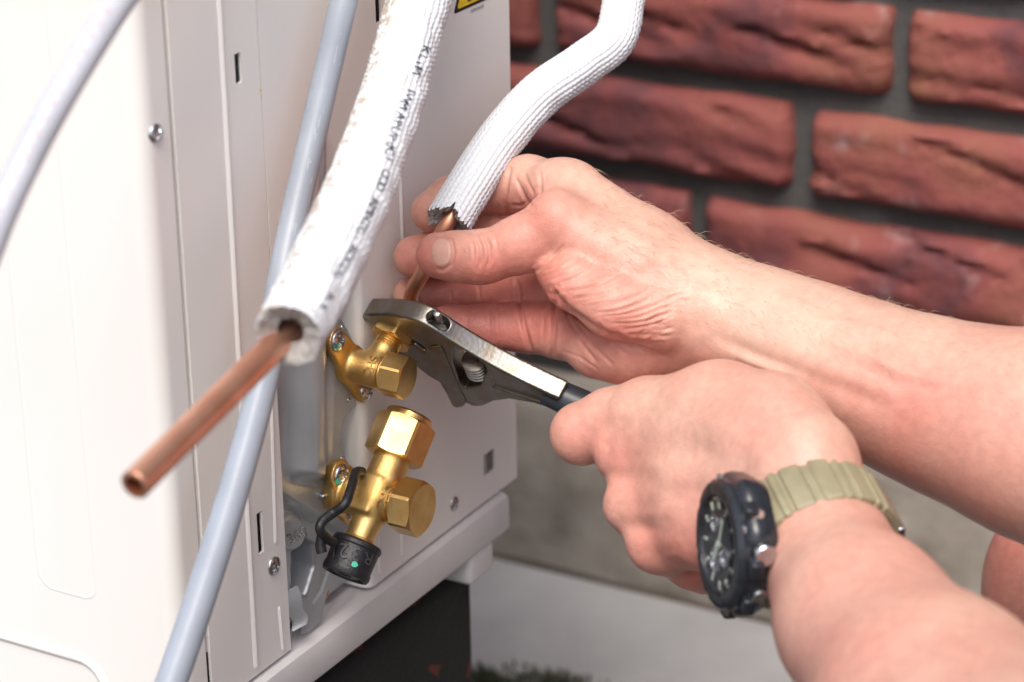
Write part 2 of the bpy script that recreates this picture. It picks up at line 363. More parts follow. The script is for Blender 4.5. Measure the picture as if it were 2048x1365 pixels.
def nets(F_, f):
    ins = f < 0; n = np.array(f.shape); cs = [(i, j, k) for i in (0, 1) for j in (0, 1) for k in (0, 1)]
    cnt = np.zeros(tuple(n-1), np.int8)
    for i, j, k in cs: cnt += ins[i:n[0]-1+i, j:n[1]-1+j, k:n[2]-1+k]
    m = (cnt > 0) & (cnt < 8); idx = np.argwhere(m); ids = np.full(tuple(n-1), -1, np.int64); ids[m] = np.arange(len(idx))
    val = np.stack([f[idx[:, 0]+i, idx[:, 1]+j, idx[:, 2]+k] for i, j, k in cs], 1).astype(float)
    acc = np.zeros((len(idx), 3)); num = np.zeros(len(idx))
    for p in range(8):
        for q in range(p+1, 8):
            dd = np.array(cs[q])-np.array(cs[p])
            if np.abs(dd).sum() != 1: continue
            cr = (val[:, p] < 0) != (val[:, q] < 0); t = np.where(cr, val[:, p]/(val[:, p]-val[:, q]+1e-12), 0)
            acc += np.where(cr[:, None], np.array(cs[p])+t[:, None]*dd, 0); num += cr
    V = F_.lo+(idx+acc/num[:, None])*F_.g; faces = []
    for ax in range(3):
        o = [k for k in range(3) if k != ax]; s0 = [slice(None)]*3; s1 = [slice(None)]*3; s0[ax] = slice(0, -1); s1[ax] = slice(1, None)
        ch = ins[tuple(s0)] != ins[tuple(s1)]; e = np.argwhere(ch)
        e = e[(e[:, o[0]] > 0) & (e[:, o[1]] > 0) & (e[:, o[0]] < n[o[0]]-1) & (e[:, o[1]] < n[o[1]]-1)]
        u = np.zeros(3, int); u[o[0]] = 1; v = np.zeros(3, int); v[o[1]] = 1
        q = np.stack([ids[tuple((e-u-v).T)], ids[tuple((e-v).T)], ids[tuple(e.T)], ids[tuple((e-u).T)]], 1)
        fl = ins[tuple(e.T)]
        if ax == 1: fl = ~fl
        q[~fl] = q[~fl][:, ::-1]; faces.append(q)
    return V, np.vstack(faces)
def subdiv(V, Fq, levels=1):
    me = bpy.data.meshes.new('tmp'); me.from_pydata(V.tolist(), [], Fq.tolist()); o = bpy.data.objects.new('tmp', me); COL.objects.link(o)
    md = o.modifiers.new('s', 'SUBSURF'); md.levels = levels; md.render_levels = levels
    dg = bpy.context.evaluated_depsgraph_get(); me2 = bpy.data.meshes.new_from_object(o.evaluated_get(dg))
    bpy.data.objects.remove(o); bpy.data.meshes.remove(me)
    v = np.empty(len(me2.vertices)*3); me2.vertices.foreach_get('co', v); nn = np.empty(len(me2.vertices)*3); me2.vertices.foreach_get('normal', nn)
    fi = np.empty(len(me2.loops), int); me2.loops.foreach_get('vertex_index', fi); bpy.data.meshes.remove(me2)
    return v.reshape(-1, 3), nn.reshape(-1, 3), fi.reshape(-1, 4)
def mk_fast(name, V, Fq, material, parent=None):
    me = bpy.data.meshes.new(name); c = (V.min(0)+V.max(0))/2
    me.vertices.add(len(V)); me.vertices.foreach_set('co', (V-c).ravel()); me.loops.add(Fq.size); me.loops.foreach_set('vertex_index', Fq.ravel())
    me.polygons.add(len(Fq)); me.polygons.foreach_set('loop_start', np.arange(0, Fq.size, Fq.shape[1])); me.update(calc_edges=True); me.validate(); me.shade_smooth()
    o = bpy.data.objects.new(name, me); COL.objects.link(o); o.location = c; me.materials.append(material)
    if parent is not None: o.parent = parent; o.matrix_parent_inverse = Matrix.Translation(-Vector(parent.location))
    return o
def cam2w(Vmm): return CAM + (np.asarray(Vmm)/1000) @ M3.T

# ================================================================== ground and wall
YW = 1.30
MBg = MB(); v, f = [], []
def grid_sheet(x0, x1, y0, y1, nx, ny, z): 
    xs = np.linspace(x0, x1, nx); ys = np.linspace(y0, y1, ny)
    v = [(x, y, z) for y in ys for x in xs]; return v, [(j*nx+i, j*nx+i+1, (j+1)*nx+i+1, (j+1)*nx+i) for j in range(ny-1) for i in range(nx-1)]
v, f = grid_sheet(-60, 60, -60, 60, 5, 5, -.004)
g = mk('ground', v, f, MT['soil'], None, 0); tag(g, 'dark bare dirt under the paving and round the house', kind='structure')
pv = empty('pavement', (0, 1.0, 0)); tag(pv, 'light grey concrete paving slabs laid against the house wall', kind='structure')
bx = box((0, 0, 0), (.592, .392, .05), .004); slab_me = None
for i in range(-4, 5):
    for j in range(0, 1):
        o = mk('paving_slab', bx[0], bx[1], MT['paver'], pv, 40) if slab_me is None else None
        if slab_me is None: slab_me = o.data
        else:
            o = bpy.data.objects.new('paving_slab', slab_me); COL.objects.link(o); o.parent = pv; o.matrix_parent_inverse = Matrix.Translation(-Vector(pv.location))
        o.location = (-.13+i*.6+(j % 2)*.3, 1.09+j*.4, -.0252+random.uniform(-.0012, .0012)); o.rotation_euler = (random.uniform(-.003, .003), random.uniform(-.003, .003), 0)

wall = empty('brick_wall', (0, YW+.05, 0)); tag(wall, 'dark red hand-moulded brick wall with dark grey mortar behind the unit', 'wall')
mk('mortar', *box((0, YW+.0135+.1, 1.37), (6.0, .2, 2.49)), MT['mortar'], wall, 0)
# weathered plinth under the first course
PL = []; nx, nz = 240, 14
for k in range(nz):
    for i in range(nx):
        x = -3+6*i/(nx-1); z = -.03+.155*k/(nz-1); p = Vector((x*9, z*16, 3))
        PL.append((x, YW-.004-.010*noise.fractal(p, 1., 2., 4)-.004*sstep(.11, .125, z)*-1, z))
F4 = [(k*nx+i, k*nx+i+1, (k+1)*nx+i+1, (k+1)*nx+i) for k in range(nz-1) for i in range(nx-1)]
n0 = len(PL); PL += [(-3, YW+.02, .125), (3, YW+.02, .125)]; F4.append(tuple((nz-1)*nx+i for i in range(nx))+(n0+1, n0))
mk('plinth', PL, F4, MT['plinth'], wall, 50)
def brick_mesh(seed, L, H):
    nx, nz = int(L/.0045), 13; rr = random.Random(seed); off = Vector((rr.uniform(0, 90), rr.uniform(0, 90), 0)); v = []; f = []
    for k in range(nz):
        for i in range(nx):
            s, t = i/(nx-1)*2-1, k/(nz-1)*2-1
            x, z = s*L/2, t*H/2
            ex = min(1, (1-abs(s))*L/2/.007); ez = min(1, (1-abs(t))*H/2/.007)
            p = off+Vector((x*16, z*60, 0)); q = off+Vector((x*9, z*100+x*22, 7)); q2 = off+Vector((x*60, z*60, 20))
            crease = max(0, noise.noise(q)-.10)*.015
            d = .003*noise.fractal(p, 1., 2., 3)+.0008*noise.noise(q2)
            edge = .0075*((1-ex)**2+(1-ez)**2)
            wob = .0022*noise.noise(off+Vector((x*30, 50+t*3, 0)))*abs(t)**3; wx = .002*noise.noise(off+Vector((70+s*3, z*50, 0)))*abs(s)**8
            v.append((x+wx, -.045+d+crease+edge, z+wob))
    f = [(k*nx+i, k*nx+i+1, (k+1)*nx+i+1, (k+1)*nx+i) for k in range(nz-1) for i in range(nx-1)]
    rim = [i for i in range(nx)]+[k*nx+nx-1 for k in range(1, nz)]+[(nz-1)*nx+i for i in range(nx-2, -1, -1)]+[k*nx for k in range(nz-2, 0, -1)]
    b = len(v); v += [(v[i][0], .03, v[i][2]) for i in rim]; m = len(rim)
    f += [(rim[(i+1) % m], rim[i], b+i, b+(i+1) % m) for i in range(m)]
    return v, f
BM = []
for sd_ in range(7):
    v, f = brick_mesh(sd_*13+5, .2105, .0495); me = bpy.data.meshes.new('brick'); me.from_pydata(v, [], f); me.materials.append(MT['brick']); me.shade_smooth(); me.set_sharp_from_angle(angle=math.radians(60)); BM.append(me)
joints = {0: .0398, 1: -.0171, 2: -.0826, 3: -.150, 4: .03, 5: -.06}
for row in range(-7, 4):                       # row 0: the course whose right joint is at x = .04
    zc = .3577-.0630*(row) if row >= 0 else .3577-.0630*row
    j0 = joints.get(row, joints.get(row % 6, 0))
    if row < 0: j0 = [.0, -.07, .05, -.03, .09, -.05, .02][row % 7]
    for c in range(-6, 6):
        x = j0+c*.2225+.11125
        o = bpy.data.objects.new('brick', BM[(row*3+c*5) % 7]); COL.objects.link(o); o.parent = wall; o.matrix_parent_inverse = Matrix.Translation(-Vector(wall.location))
        o.location = (x+random.uniform(-.0015, .0015), YW+.045+random.uniform(-.002, .002), zc+random.uniform(-.001, .001)); o.rotation_euler = (0, math.pi*random.choice((0, 0)), random.uniform(-.006, .006))
# small weeds growing at the foot of the wall
def weeds(cx, cy, n, name, label, hgt):
    v = []; f = []
    for i in range(n):
        a = random.uniform(0, 6.28); r = random.gauss(0, .008); x = cx+r*1.6; y = cy+random.gauss(0, .005); h = hgt*random.uniform(.4, 1); l = random.uniform(0, .005); wd = .0006
        b = len(v); dx, dy = math.cos(a), math.sin(a)
        v += [(x-dy*wd, y+dx*wd, 0), (x+dy*wd, y-dx*wd, 0), (x+dx*l*.5+dy*wd*1.3, y+dy*l*.5-dx*wd*1.3, h*.7), (x+dx*l, y+dy*l, h), (x+dx*l*.5-dy*wd*1.3, y+dy*l*.5+dx*wd*1.3, h*.7)]
        f += [(b, b+1, b+2, b+4), (b+4, b+2, b+3)]
    return tag(mk(name, v, f, MT['weed'], None, 0), label, kind='stuff')
p = atZ(985, 1372, .0); weeds(p[0], p[1], 420, 'moss', 'low green moss growing from the slab joint beside the black rubber foot', .008)
p = atZ(1108, 1368, .0); weeds(p[0], p[1], 260, 'dry_moss', 'small tuft of dry moss on the grey paving', .006)

# ================================================================== outdoor unit
unit = empty('outdoor_unit', (-.38, .82, .21)); tag(unit, 'white painted outdoor heat pump unit standing by the brick wall', 'heat pump')
Y_GAP, Y_REC, Y_RP, Y_BACK, Y_FRONT, Z_BOT, Z_TOP = .7060, .7605, .8195, .9465, .6880, .2420, .80
def panel_holes(y0, y1, z0, z1, holes, x=0., th=.0012):
    ys = sorted({y0, y1, *[h[i] for h in holes for i in (0, 1)]}); zs = sorted({z0, z1, *[h[i] for h in holes for i in (2, 3)]}); m = MB()
    hole = lambda a, b: any(h[0]-1e-9 <= a < h[1]-1e-9 and h[2]-1e-9 <= b < h[3]-1e-9 for h in holes)
    ix = {}; v = []; f = []
    def V(i, k, s):
        if (i, k, s) not in ix: ix[(i, k, s)] = len(v); v.append((x-th*s, ys[i], zs[k]))
        return ix[(i, k, s)]
    ny, nz = len(ys)-1, len(zs)-1; solid = lambda i, k: 0 <= i < ny and 0 <= k < nz and not hole(ys[i], zs[k])
    for i in range(ny):
        for k in range(nz):
            if not solid(i, k): continue
            f.append((V(i, k, 0), V(i+1, k, 0), V(i+1, k+1, 0), V(i, k+1, 0))); f.append((V(i, k, 1), V(i, k+1, 1), V(i+1, k+1, 1), V(i+1, k, 1)))
            for di, dk, a, b in ((-1, 0, (i, k), (i, k+1)), (1, 0, (i+1, k), (i+1, k+1)), (0, -1, (i, k), (i+1, k)), (0, 1, (i, k+1), (i+1, k+1))):
                if not solid(i+di, k+dk): f.append((V(*a, 0), V(*b, 0), V(*b, 1), V(*a, 1)))
    return v, f
def rib(y0, z0, y1, z1, wd, ht, x=0.):
    """a pressed half-round rib on a plane of constant x"""
    a = np.array([x, y0, z0]); b = np.array([x, y1, z1]); T = nrm(b-a); S = np.cross(T, [1, 0, 0]); v = []; L = np.linalg.norm(b-a)
    st = [(t*wd, math.sqrt(max(0, 1-(1-t)**2))) for t in (0, .1, .3, .6, 1)]; st = st+[(L-s, k) for s, k in reversed(st)]; n = 9
    for s, k in st:
        for i in range(n):
            u = -1+2*i/(n-1); h = ht*k*(.5+.5*math.cos(math.pi*u)); v.append(a+T*s+S*wd*u*max(k, .05)+np.array([h-.0003, 0, 0]))
    return v, [(k*n+i, (k+1)*n+i, (k+1)*n+i+1, k*n+i+1) for k in range(len(st)-1) for i in range(n-1)]
def yz(px, py): p = atX(px, py, 0); return p[1], p[2]
def prect(x0, y0, x1, y1):
    a = yz(x0, (y0+y1)/2); b = yz(x1, (y0+y1)/2); c = yz((x0+x1)/2, y0); d = yz((x0+x1)/2, y1); return (a[0], b[0], d[1], c[1])
m = MB(); hs = [prect(470, 106, 483, 168), prect(515, 1024, 526, 1108)]
m.add(*panel_holes(Y_GAP+.0012, Y_REC, Z_BOT, Z_TOP, hs))
ra, rb = yz(512, 1340), yz(474, 500); m.add(*rib(rb[0], Z_TOP-.03, ra[0], ra[1], .0024, .0013))
a, b = yz(551, 1090), yz(537, 620); m.add(*rib(b[0], b[1], a[0], a[1], .0018, .001))
a, b = yz(566, 1303), yz(558, 1213); m.add(*rib(b[0], b[1], a[0], a[1], .0018, .001))
m.add(*box((-.006, Y_REC-.0008, (Z_BOT+Z_TOP)/2), (.010, .0012, Z_TOP-Z_BOT)))          # folded return at the recess
m.add(*box((-.006, Y_GAP+.0020, (Z_BOT+Z_TOP)/2+.012), (.0095, .0012, Z_TOP-Z_BOT-.024)))
m.build('side_panel', MT['paint'], unit, 30)
m = MB(); hs = [prect(967, 903, 990, 948)]
Z_REC = atX(735, 548, 0)[2]
hs += [prect(750, -60, 762, 46)]
m.add(*panel_holes(Y_RP+.004, Y_BACK, Z_BOT, Z_TOP, hs))
m.add(*panel_holes(Y_REC+.0008, Y_RP+.004, Z_REC, Z_TOP, [prect(753, -60, 762, 44)] if 0 else []))
m.add(*box((-.006, (Y_REC+Y_RP)/2+.002, Z_REC+.0006), (.0095, Y_RP-Y_REC, .0012)))
for (x0, y0, x1, y1) in ((800, 1000, 805, 1112), (756, 1045, 758, 1150)):
    a, b = yz(x0, y0), yz(x1, y1); m.add(*rib(a[0], a[1], (a[0]+b[0])/2, b[1], .0018, .001))
a, b = yz(797, 250), yz(797, 520); m.add(*rib(a[0], b[1]+.12, a[0], b[1], .0020, .0011))
ph = np.linspace(0, math.pi/2, 7); arc = [(-.004+.004*math.cos(t), Y_RP+.004-.004*math.sin(t)) for t in ph]+[(-.032, Y_RP)]
v = [(x, y, z) for z in (Z_BOT, Z_TOP) for x, y in arc]; n = len(arc); m.add(v, [(i, i+1, n+i+1, n+i) for i in range(n-1)])
m.add(*box((-.008, Y_BACK-.0006, (Z_BOT+Z_TOP)/2), (.0155, .0012, Z_TOP-Z_BOT)))
m.build('side_panel', MT['paint'], unit, 30)
# front cover: the whole front face, wrapping round the corner to the gap
m = MB(); ph = np.linspace(0, math.pi/2, 9); RC = .007
prof = [(0, Y_GAP-.0012), (0, Y_FRONT+RC+.0004)]+[(-RC+RC*math.cos(t), Y_FRONT+RC-RC*math.sin(t)) for t in ph]+[(-.80, Y_FRONT)]
# the strip beside the gap steps inward a little, as the pressed seam does
prof = [(-.010, Y_GAP-.0008), (-.0012, Y_GAP-.0008), (0, Y_GAP-.0016)]+prof[1:]
v = [(x, y, z) for z in (Z_BOT-.005, Z_TOP) for x, y in prof]; n = len(prof); m.add(v, [(i, n+i, n+i+1, i+1) for i in range(n-1)])
def emboss_frame(cx, cz, hw, hh, rad, wd, ht):
    """rounded-rectangle bead on the front face"""
    P = []
    for qx, qz, a0 in ((1, 1, 0), (-1, 1, 90), (-1, -1, 180), (1, -1, 270)):
        for t in np.linspace(0, 90, 9): P.append((cx+qx*(hw-rad)+rad*math.cos(math.radians(a0+t)), cz+qz*(hh-rad)+rad*math.sin(math.radians(a0+t))))
    P = np.array(P); N = len(P); T = np.roll(P, -1, 0)-np.roll(P, 1, 0); T /= np.linalg.norm(T, axis=1)[:, None]; Nn = np.stack([T[:, 1], -T[:, 0]], 1); v = []; k = 9
    for i in range(k):
        u = -1+2*i/(k-1)
        for j in range(N): q = P[j]+Nn[j]*u*wd; v.append((q[0], Y_FRONT+.0003-ht*(.5+.5*math.cos(math.pi*u)), q[1]))
    return v, [(i*N+j, i*N+(j+1) % N, (i+1)*N+(j+1) % N, (i+1)*N+j) for i in range(k-1) for j in range(N)]
def fy(px, py): p = atY(px, py, Y_FRONT); return p[0], p[2]
a, b = fy(64, 1000), fy(178, 1000); bb = fy(120, 1182); m.add(*emboss_frame((a[0]+b[0])/2, bb[1]+.16, (b[0]-a[0])/2, .16, .007, .0022, .00045))
a = fy(208, 1340); t = fy(60, 1288); m.add(*emboss_frame(a[0]-.20, t[1]-.028, .20, .028, .012, .0035, .0017))
m.build('front_cover', MT['paint'], unit, 40)
mk('top_cover', *box((-.398, (Y_FRONT+Y_BACK)/2, Z_TOP+.012), (.81, Y_BACK-Y_FRONT+.012, .024), .006), MT['paint'], unit, 40)
m = MB(); m.add(*box((-.42, .815, .50), (.74, .235, .50)))
m.build('interior_shade_box', MT['dark'], unit, 0)  # plain box added so the openings look dark, no real part
# base tray with turned-down lip, and the mounting foot tab
m = MB()
pr = [(-.030, .2400), (.0005, .2400), (.0026, .2385), (.0032, .2360), (.0032, .2235), (.0020, .2215), (-.004, .2215), (-.004, .2225)]
pr = [(-.045, .2418), (-.020, .2405)]+pr[1:]
ys = [.690, .9330]; v = [(x, y, z) for y in ys for x, z in pr]; n = len(pr); m.add(v, [(i, i+1, n+i+1, n+i) for i in range(n-1)]+[tuple(reversed(range(n))), tuple(range(n, 2*n))])
m.add(*box((-.40, .8118, .2305), (.72, .245, .018)))
m.build('base_tray', MT['tray'], unit, 40)
m = MB(); m.add(*box((-.012, .9105, .2145), (.028, .022, .0160), .003)); m.build('mounting_lug', MT['tray'], unit, 40)

def screw_head(px_r, ang=20, n=28, dome=.42):
    v = []; f = []; rs = [1, .97, .85, .68, .5, .36, .24, .12]
    for r in rs:
        for i in range(n):
            a = 2*math.pi*i/n; x, y = r*math.cos(a), r*math.sin(a); h = dome*math.sqrt(max(0, 1-(r*.985)**2))
            ca, sa = math.cos(math.radians(ang)), math.sin(math.radians(ang)); X, Y = x*ca+y*sa, -x*sa+y*ca
            if (abs(X) < .13 and abs(Y) < .52) or (abs(Y) < .13 and abs(X) < .52): h -= .22
            v.append((x*px_r, y*px_r, h*px_r))
    c = len(v); v.append((0, 0, (dome-.25)*px_r))
    for k in range(len(rs)-1):
        for i in range(n): f.append((k*n+i, k*n+(i+1) % n, (k+1)*n+(i+1) % n, (k+1)*n+i))
    k = len(rs)-1; f += [(k*n+i, k*n+(i+1) % n, c) for i in range(n)]
    b = len(v); v += [(x*1.0, y*1.0, z-px_r*.3) for x, y, z in v[:n]]; f += [(b+i, b+(i+1) % n, (i+1) % n, i) for i in range(n)]
    return v, f
for (q, r, an) in (((547, 1132), .0040, 15), ((908, 1008), .0034, 30), ((311, 267), .0036, 60)):
    p = atX(*q, 0.); m = MB(); v, f = screw_head(r, an); m.add(v, f, frame(p+np.array([.0001, 0, 0]), [1, 0, 0])); m.build('screw', MT['steel'], unit, 50)
# warning triangle: black border and yellow field, only its lower corner shows
T0 = atX(906, 30, 0); S = .052
def tri(s, dx, name, mt_):
    c = np.array([0, T0[1]+S/2, T0[2]+S*.29]); P = [c+np.array([0, -S/2*s, -S*.2887*s]), c+np.array([0, S/2*s, -S*.2887*s]), c+np.array([0, 0, S*.5774*s])]
    v = []; 
    for i in range(3):
        a = P[i]; b = P[(i+1) % 3]; cc = P[(i+2) % 3]
        for t in np.linspace(0, 1, 5):
            e0 = a+nrm(cc-a)*.0022; e1 = a+nrm(b-a)*.0022; v.append((1-t)**2*e0+2*t*(1-t)*a+t*t*e1)
    v = [(dx, p[1], p[2]) for p in v]; return mk(name, v, [tuple(range(len(v)))], mt_, unit, 0)
bd = tri(1., .0002, 'warning_sticker', MT['black']); 
yl = tri(.90, .0004, 'sticker_field', MT['yellow']); yl.parent = bd; yl.matrix_parent_inverse = Matrix.Translation(-Vector(bd.location))
a = atX(933, 4, 0); mk('sticker_symbol', [(.0006, a[1]-.000, a[2]), (.0006, a[1]+.016, a[2]), (.0006, a[1]+.010, a[2]+.022), (.0006, a[1]+.006, a[2]+.022)], [(0, 1, 2, 3)], MT['black'], unit, 0)
a, b = atX(941, 23, 0), atX(967, 8, 0); hh = .0007
for i in range(9):
    y0 = a[1]+(b[1]-a[1])*i/9; y1 = y0+(b[1]-a[1])/9*.7; z = a[2]
    mk('print_mark', [(.0003, y0, z-hh), (.0003, y1, z-hh), (.0003, y1, z+hh*(1 if i % 3 else .5)), (.0003, y0, z+hh)], [(0, 1, 2, 3)], MT['greyink'], unit, 0)
a = atX(520, 181, 0); mk('print_mark', [(.0003, a[1]+.0006*math.cos(t), a[2]+.0006*math.sin(t)) for t in np.linspace(0, 6.28, 9)[:-1]], [tuple(range(8))], MT['yellow'], unit, 0)

# galvanised valve bracket: pressed sheet with a ridge and cut-outs
XB = -.004
gy = np.arange(.735, .8188, .0007); gz = np.arange(.2455, .45, .0007); GY, GZ = np.meshgrid(gy, gz)
vv = np.stack([np.full(GY.shape, XB)-CAM[0], GY-CAM[1], GZ-CAM[2]], -1); dz = vv @ D; PX = 1024+F*(vv @ R)/dz; PY = 682.5-F*(vv @ U)/dz
H = np.full(GY.shape, XB)
H += .0080*sstep(562, 606, PX)*sstep(658, 612, PX)*sstep(972, 935, PY-(PX-600)*.15)
H += .0018*sstep(646, 660, PX)*sstep(985, 960, PY)*sstep(560, 700, PY)
H -= .0050*sstep(-8, 8, (PY-995)-(PX-570)*.62)                                  # lower shelf steps back
H += .0030*sstep(34, 24, np.hypot(PX-594, (PY-1068)*.8))                        # round boss with the number
H += .0022*np.exp(-((PY-1010)-(PX-585)*.62)**2/40.)*sstep(580, 590, PX)*sstep(655, 640, PX)
cut = [[(664, 560), (676, 625), (691, 653), (703, 684), (722, 707), (800, 707), (800, 500), (664, 500)], [(745, 803), (701, 817), (683, 839), (677, 871), (681, 901), (697, 934), (745, 940)], [(606, 1110), (628, 1085), (646, 1095), (648, 1140), (630, 1195), (606, 1188)]]
for c in cut: H -= .0120*sstep(4, -4, polysdf(PX, PY, c))
V = np.stack([H, GY, GZ], -1).reshape(-1, 3); ny_, nz_ = len(gy), len(gz)
Fq = np.array([(k*ny_+i, k*ny_+i+1, (k+1)*ny_+i+1, (k+1)*ny_+i) for k in range(nz_-1) for i in range(ny_-1)])
bracket = mk_fast('valve_bracket', V, Fq, MT['galv'], unit)
for q in ((683, 655), (650, 716), (695, 800), (681, 917), (646, 993)):
    p = atX(*q, XB+.0012); v, f = lathe([(.0013, -.001), (.0013, .0003), (.0010, .0009), (.0004, .0012)], 14); MB().add(v, f, frame(p, [1, 0, 0])).build('rivet', MT['steel'], bracket, 60)
# pressed lug with a hooked end and the earth screw at the foot of the recess
def plate(pxs, X, th, name, mt_, parent, lift=None):
    P = [atX(x, y, X) for x, y in pxs]; n = len(P); P2 = [p+np.array([th, 0, 0]) for p in P]
    if lift is not None: P2 = [p+np.array([l, 0, 0]) for p, l in zip(P2, lift)]
    return mk(name, P+P2, [tuple(range(n)), tuple(reversed(range(n, 2*n)))]+[(i, n+i, n+(i+1) % n, (i+1) % n) for i in range(n)], mt_, parent, 30)
plate([(598, 1205), (622, 1208), (640, 1180), (660, 1120), (668, 1124), (646, 1190), (636, 1240), (612, 1262), (596, 1268)], -.003, .0016, 'earth_lug', MT['galv'], unit)
pts = np.array([atX(582, 1180, .000), atX(590, 1203, .001), atX(592, 1225, .0005), atX(602, 1240, .001), atX(600, 1256, .002)]); 
P, s = resample(catmull(pts, 8), .0012); T = np.gradient(P, axis=0); S = np.array([.3, .9, .1]); S = nrm(S)*.0035; v = [q for p in P for q in (p-S, p+S, p+S-np.array([.001, 0, 0]), p-S-np.array([.001, 0, 0]))]
mk('clip_tab', v, [(4*i+k, 4*i+4+k, 4*i+4+(k+1) % 4, 4*i+(k+1) % 4) for i in range(len(P)-1) for k in range(4)]+[(0, 1, 2, 3), tuple(4*(len(P)-1)+k for k in (3, 2, 1, 0))], MT['galv'], unit, 40)
p = atX(650, 1186, -.003); m = MB(); v, f = screw_head(.0028, 30); m.add(v, f, frame(p, [1, 0, 0])); m.build('earth_screw', MT['copper'], unit, 50)
tr = bvh_of([bracket]); v, f = px_text('360', (595, 1071), 30, -28); stick(tr, v, f, .0003, 'stamped_number', MT['steel'], bracket)

# rubber beam foot below the unit
ft = MB(); ft.add(*box((-.070, .815, .1032), (.12, .215, .2066), .006)); o = ft.build('rubber_foot', MT['foot'], None, 40); tag(o, 'black recycled rubber block with reddish flecks carrying the outdoor unit', 'block')
o2 = MB().add(*box((-.72, .815, .1032), (.12, .26, .2066), .006)).build('rubber_foot', MT['foot'], None, 40); tag(o2, 'black recycled rubber block under the far end of the outdoor unit', 'block')
# ================================================================== service valves (implicit forged bodies, machined nuts)
def world_field(pts_mm, pad, g): P = np.array(pts_mm); return Field(P.min(0)-pad, P.max(0)+pad, g)
X1 = np.array([1., 0, 0])
def axis_from_screen(e, k):       # world direction that runs along screen vector e (right, up) and leans k away from the viewer
    e = nrm(e); return nrm((R*e[0]+U*e[1])*math.sqrt(1-k*k)+D*k)
def paint_dot(obj, c, r, parent):
    tr = bvh_of([obj]); v = [(c[0], c[1])]+[(c[0]+r*math.cos(t)*(1+.15*math.sin(3*t)), c[1]+r*math.sin(t)) for t in np.linspace(0, 2*math.pi, 15)[:-1]]
    stick(tr, v, [(0, 1+i, 1+(i+1) % 14) for i in range(14)], .00025, 'paint_mark', MT['mint'], parent)
def valve_common(root, fl_pts, screws, Xf, F_, A):
    pass
# ---- upper valve (small line)
XF = .0015                                        # face of the flange plate
up = empty('service_valve', atX(706, 733, XF), unit); up['label'] = 'upper brass service valve gripped by the wrench'
SH = .005                                         # the fitting stands a little off the sheet
c_fl = atX(706, 731, XF); stem_y, stem_z = c_fl[1], c_fl[2]
c_end = atX(816, 758, .0265)
ax_up = axis_from_screen((53, 95), .35)
def on_stem(c0, c1, t): return c0*(1-t)+c1*t
cB = on_stem(c_fl, c_end, .36)                   # where the port leaves the stem
s1, s2 = atX(674, 682, XF), atX(731, 781, XF)    # flange eyes
F1 = world_field(np.array([c_fl, c_end, s1, s2, cB+ax_up*.03])*1000, 16, .55); A = F1.new(); mm = 1000
cone(F1, A, c_fl*mm-X1*3, on_stem(c_fl, c_end, .62)*mm, 7.0, 6.6, 3)
cone(F1, A, cB*mm, (cB+ax_up*.010)*mm, 6.0, 5.6, 3)
B = F1.new()
cone(F1, B, c_fl*mm, s1*mm, 7.5, 5.4, 2); cone(F1, B, c_fl*mm, s2*mm, 7.5, 5.4, 2)
slab = np.abs((F1.ax[0]-(XF-.0022)*mm))[:, None, None]-2.6
B = np.maximum(B, slab.astype(np.float32)); A = smin(A, B, 2.5)
V, Fq = nets(F1, A); body = mk_fast('valve_body', V/1000, Fq, MT['brass'], up)
dirn = nrm(c_end-c_fl)
v, f = hexnut(.0163, .0098, rot=.35); cap = MB().add(v, f, frame(c_end-dirn*.0098, dirn)).build('stem_cap', MT['nut'], up, 25)
v, f = lathe([(.0072, 0), (.0072, .0012), (.0066, .0016), (.0066, .003)], 40); MB().add(v, f, frame(c_end-dirn*.0126, dirn)).build('collar', MT['nut'], up, 30)
prof = [(.0052, 0)]
for i in range(7): prof += [(.0056, .0006+i*.0011), (.0051, .0011+i*.0011)]
prof += [(.0051, .009)]
MB().add(*lathe(prof, 40), frame(cB+ax_up*.0088, ax_up)).build('thread', MT['nut'], up, 50)
NUT0 = cB+ax_up*.0145
v, f = hexnut(.0165, .0125, bore=.0036, rot=.12); MB().add(v, f, frame(NUT0, ax_up)).build('flare_nut', MT['nut'], up, 25)
for c, an in ((s1, 20), (s2, 40)):
    v, f = screw_head(.0046, an); so_ = MB().add(v, f, frame(c+X1*.0004, X1)).build('screw', MT['steel'], up, 50)
    if c is s1: paint_dot(so_, (674, 693), 6, so_)
tr = bvh_of([body])
for ch, c, rot in (('S', (747, 719), 98), ('H', (742, 731), 100), ('C', (734, 744), 104)):
    v, f = px_text(ch, c, 23, rot); stick(tr, v, f, .0008, 'cast_letter', MT['shading'], body)
# ---- lower valve (large line)
lo = empty('service_valve', atX(700, 975, XF), unit); lo['label'] = 'lower brass service valve with a black rubber port cap'
d_end = atX(845, 1020, .0385); d_fl = np.array([XF, d_end[1], d_end[2]]); ax_lo = axis_from_screen((96, 240), .24)
dB = on_stem(d_fl, d_end, .40); dirn = X1
q1 = atX(680, 950, XF); q2 = 2*d_fl-q1; q2[0] = XF
F2 = world_field(np.array([d_fl, d_end, q1, q2, dB+ax_lo*.03, dB-ax_lo*.032])*1000, 16, .6); A = F2.new()
cone(F2, A, d_fl*mm-X1*3, on_stem(d_fl, d_end, .62)*mm, 8.6, 8.4, 3)
cone(F2, A, dB*mm, (dB+ax_lo*.019)*mm, 8.0, 7.8, 3); cone(F2, A, dB*mm, (dB-ax_lo*.017)*mm, 7.2, 5.9, 3)
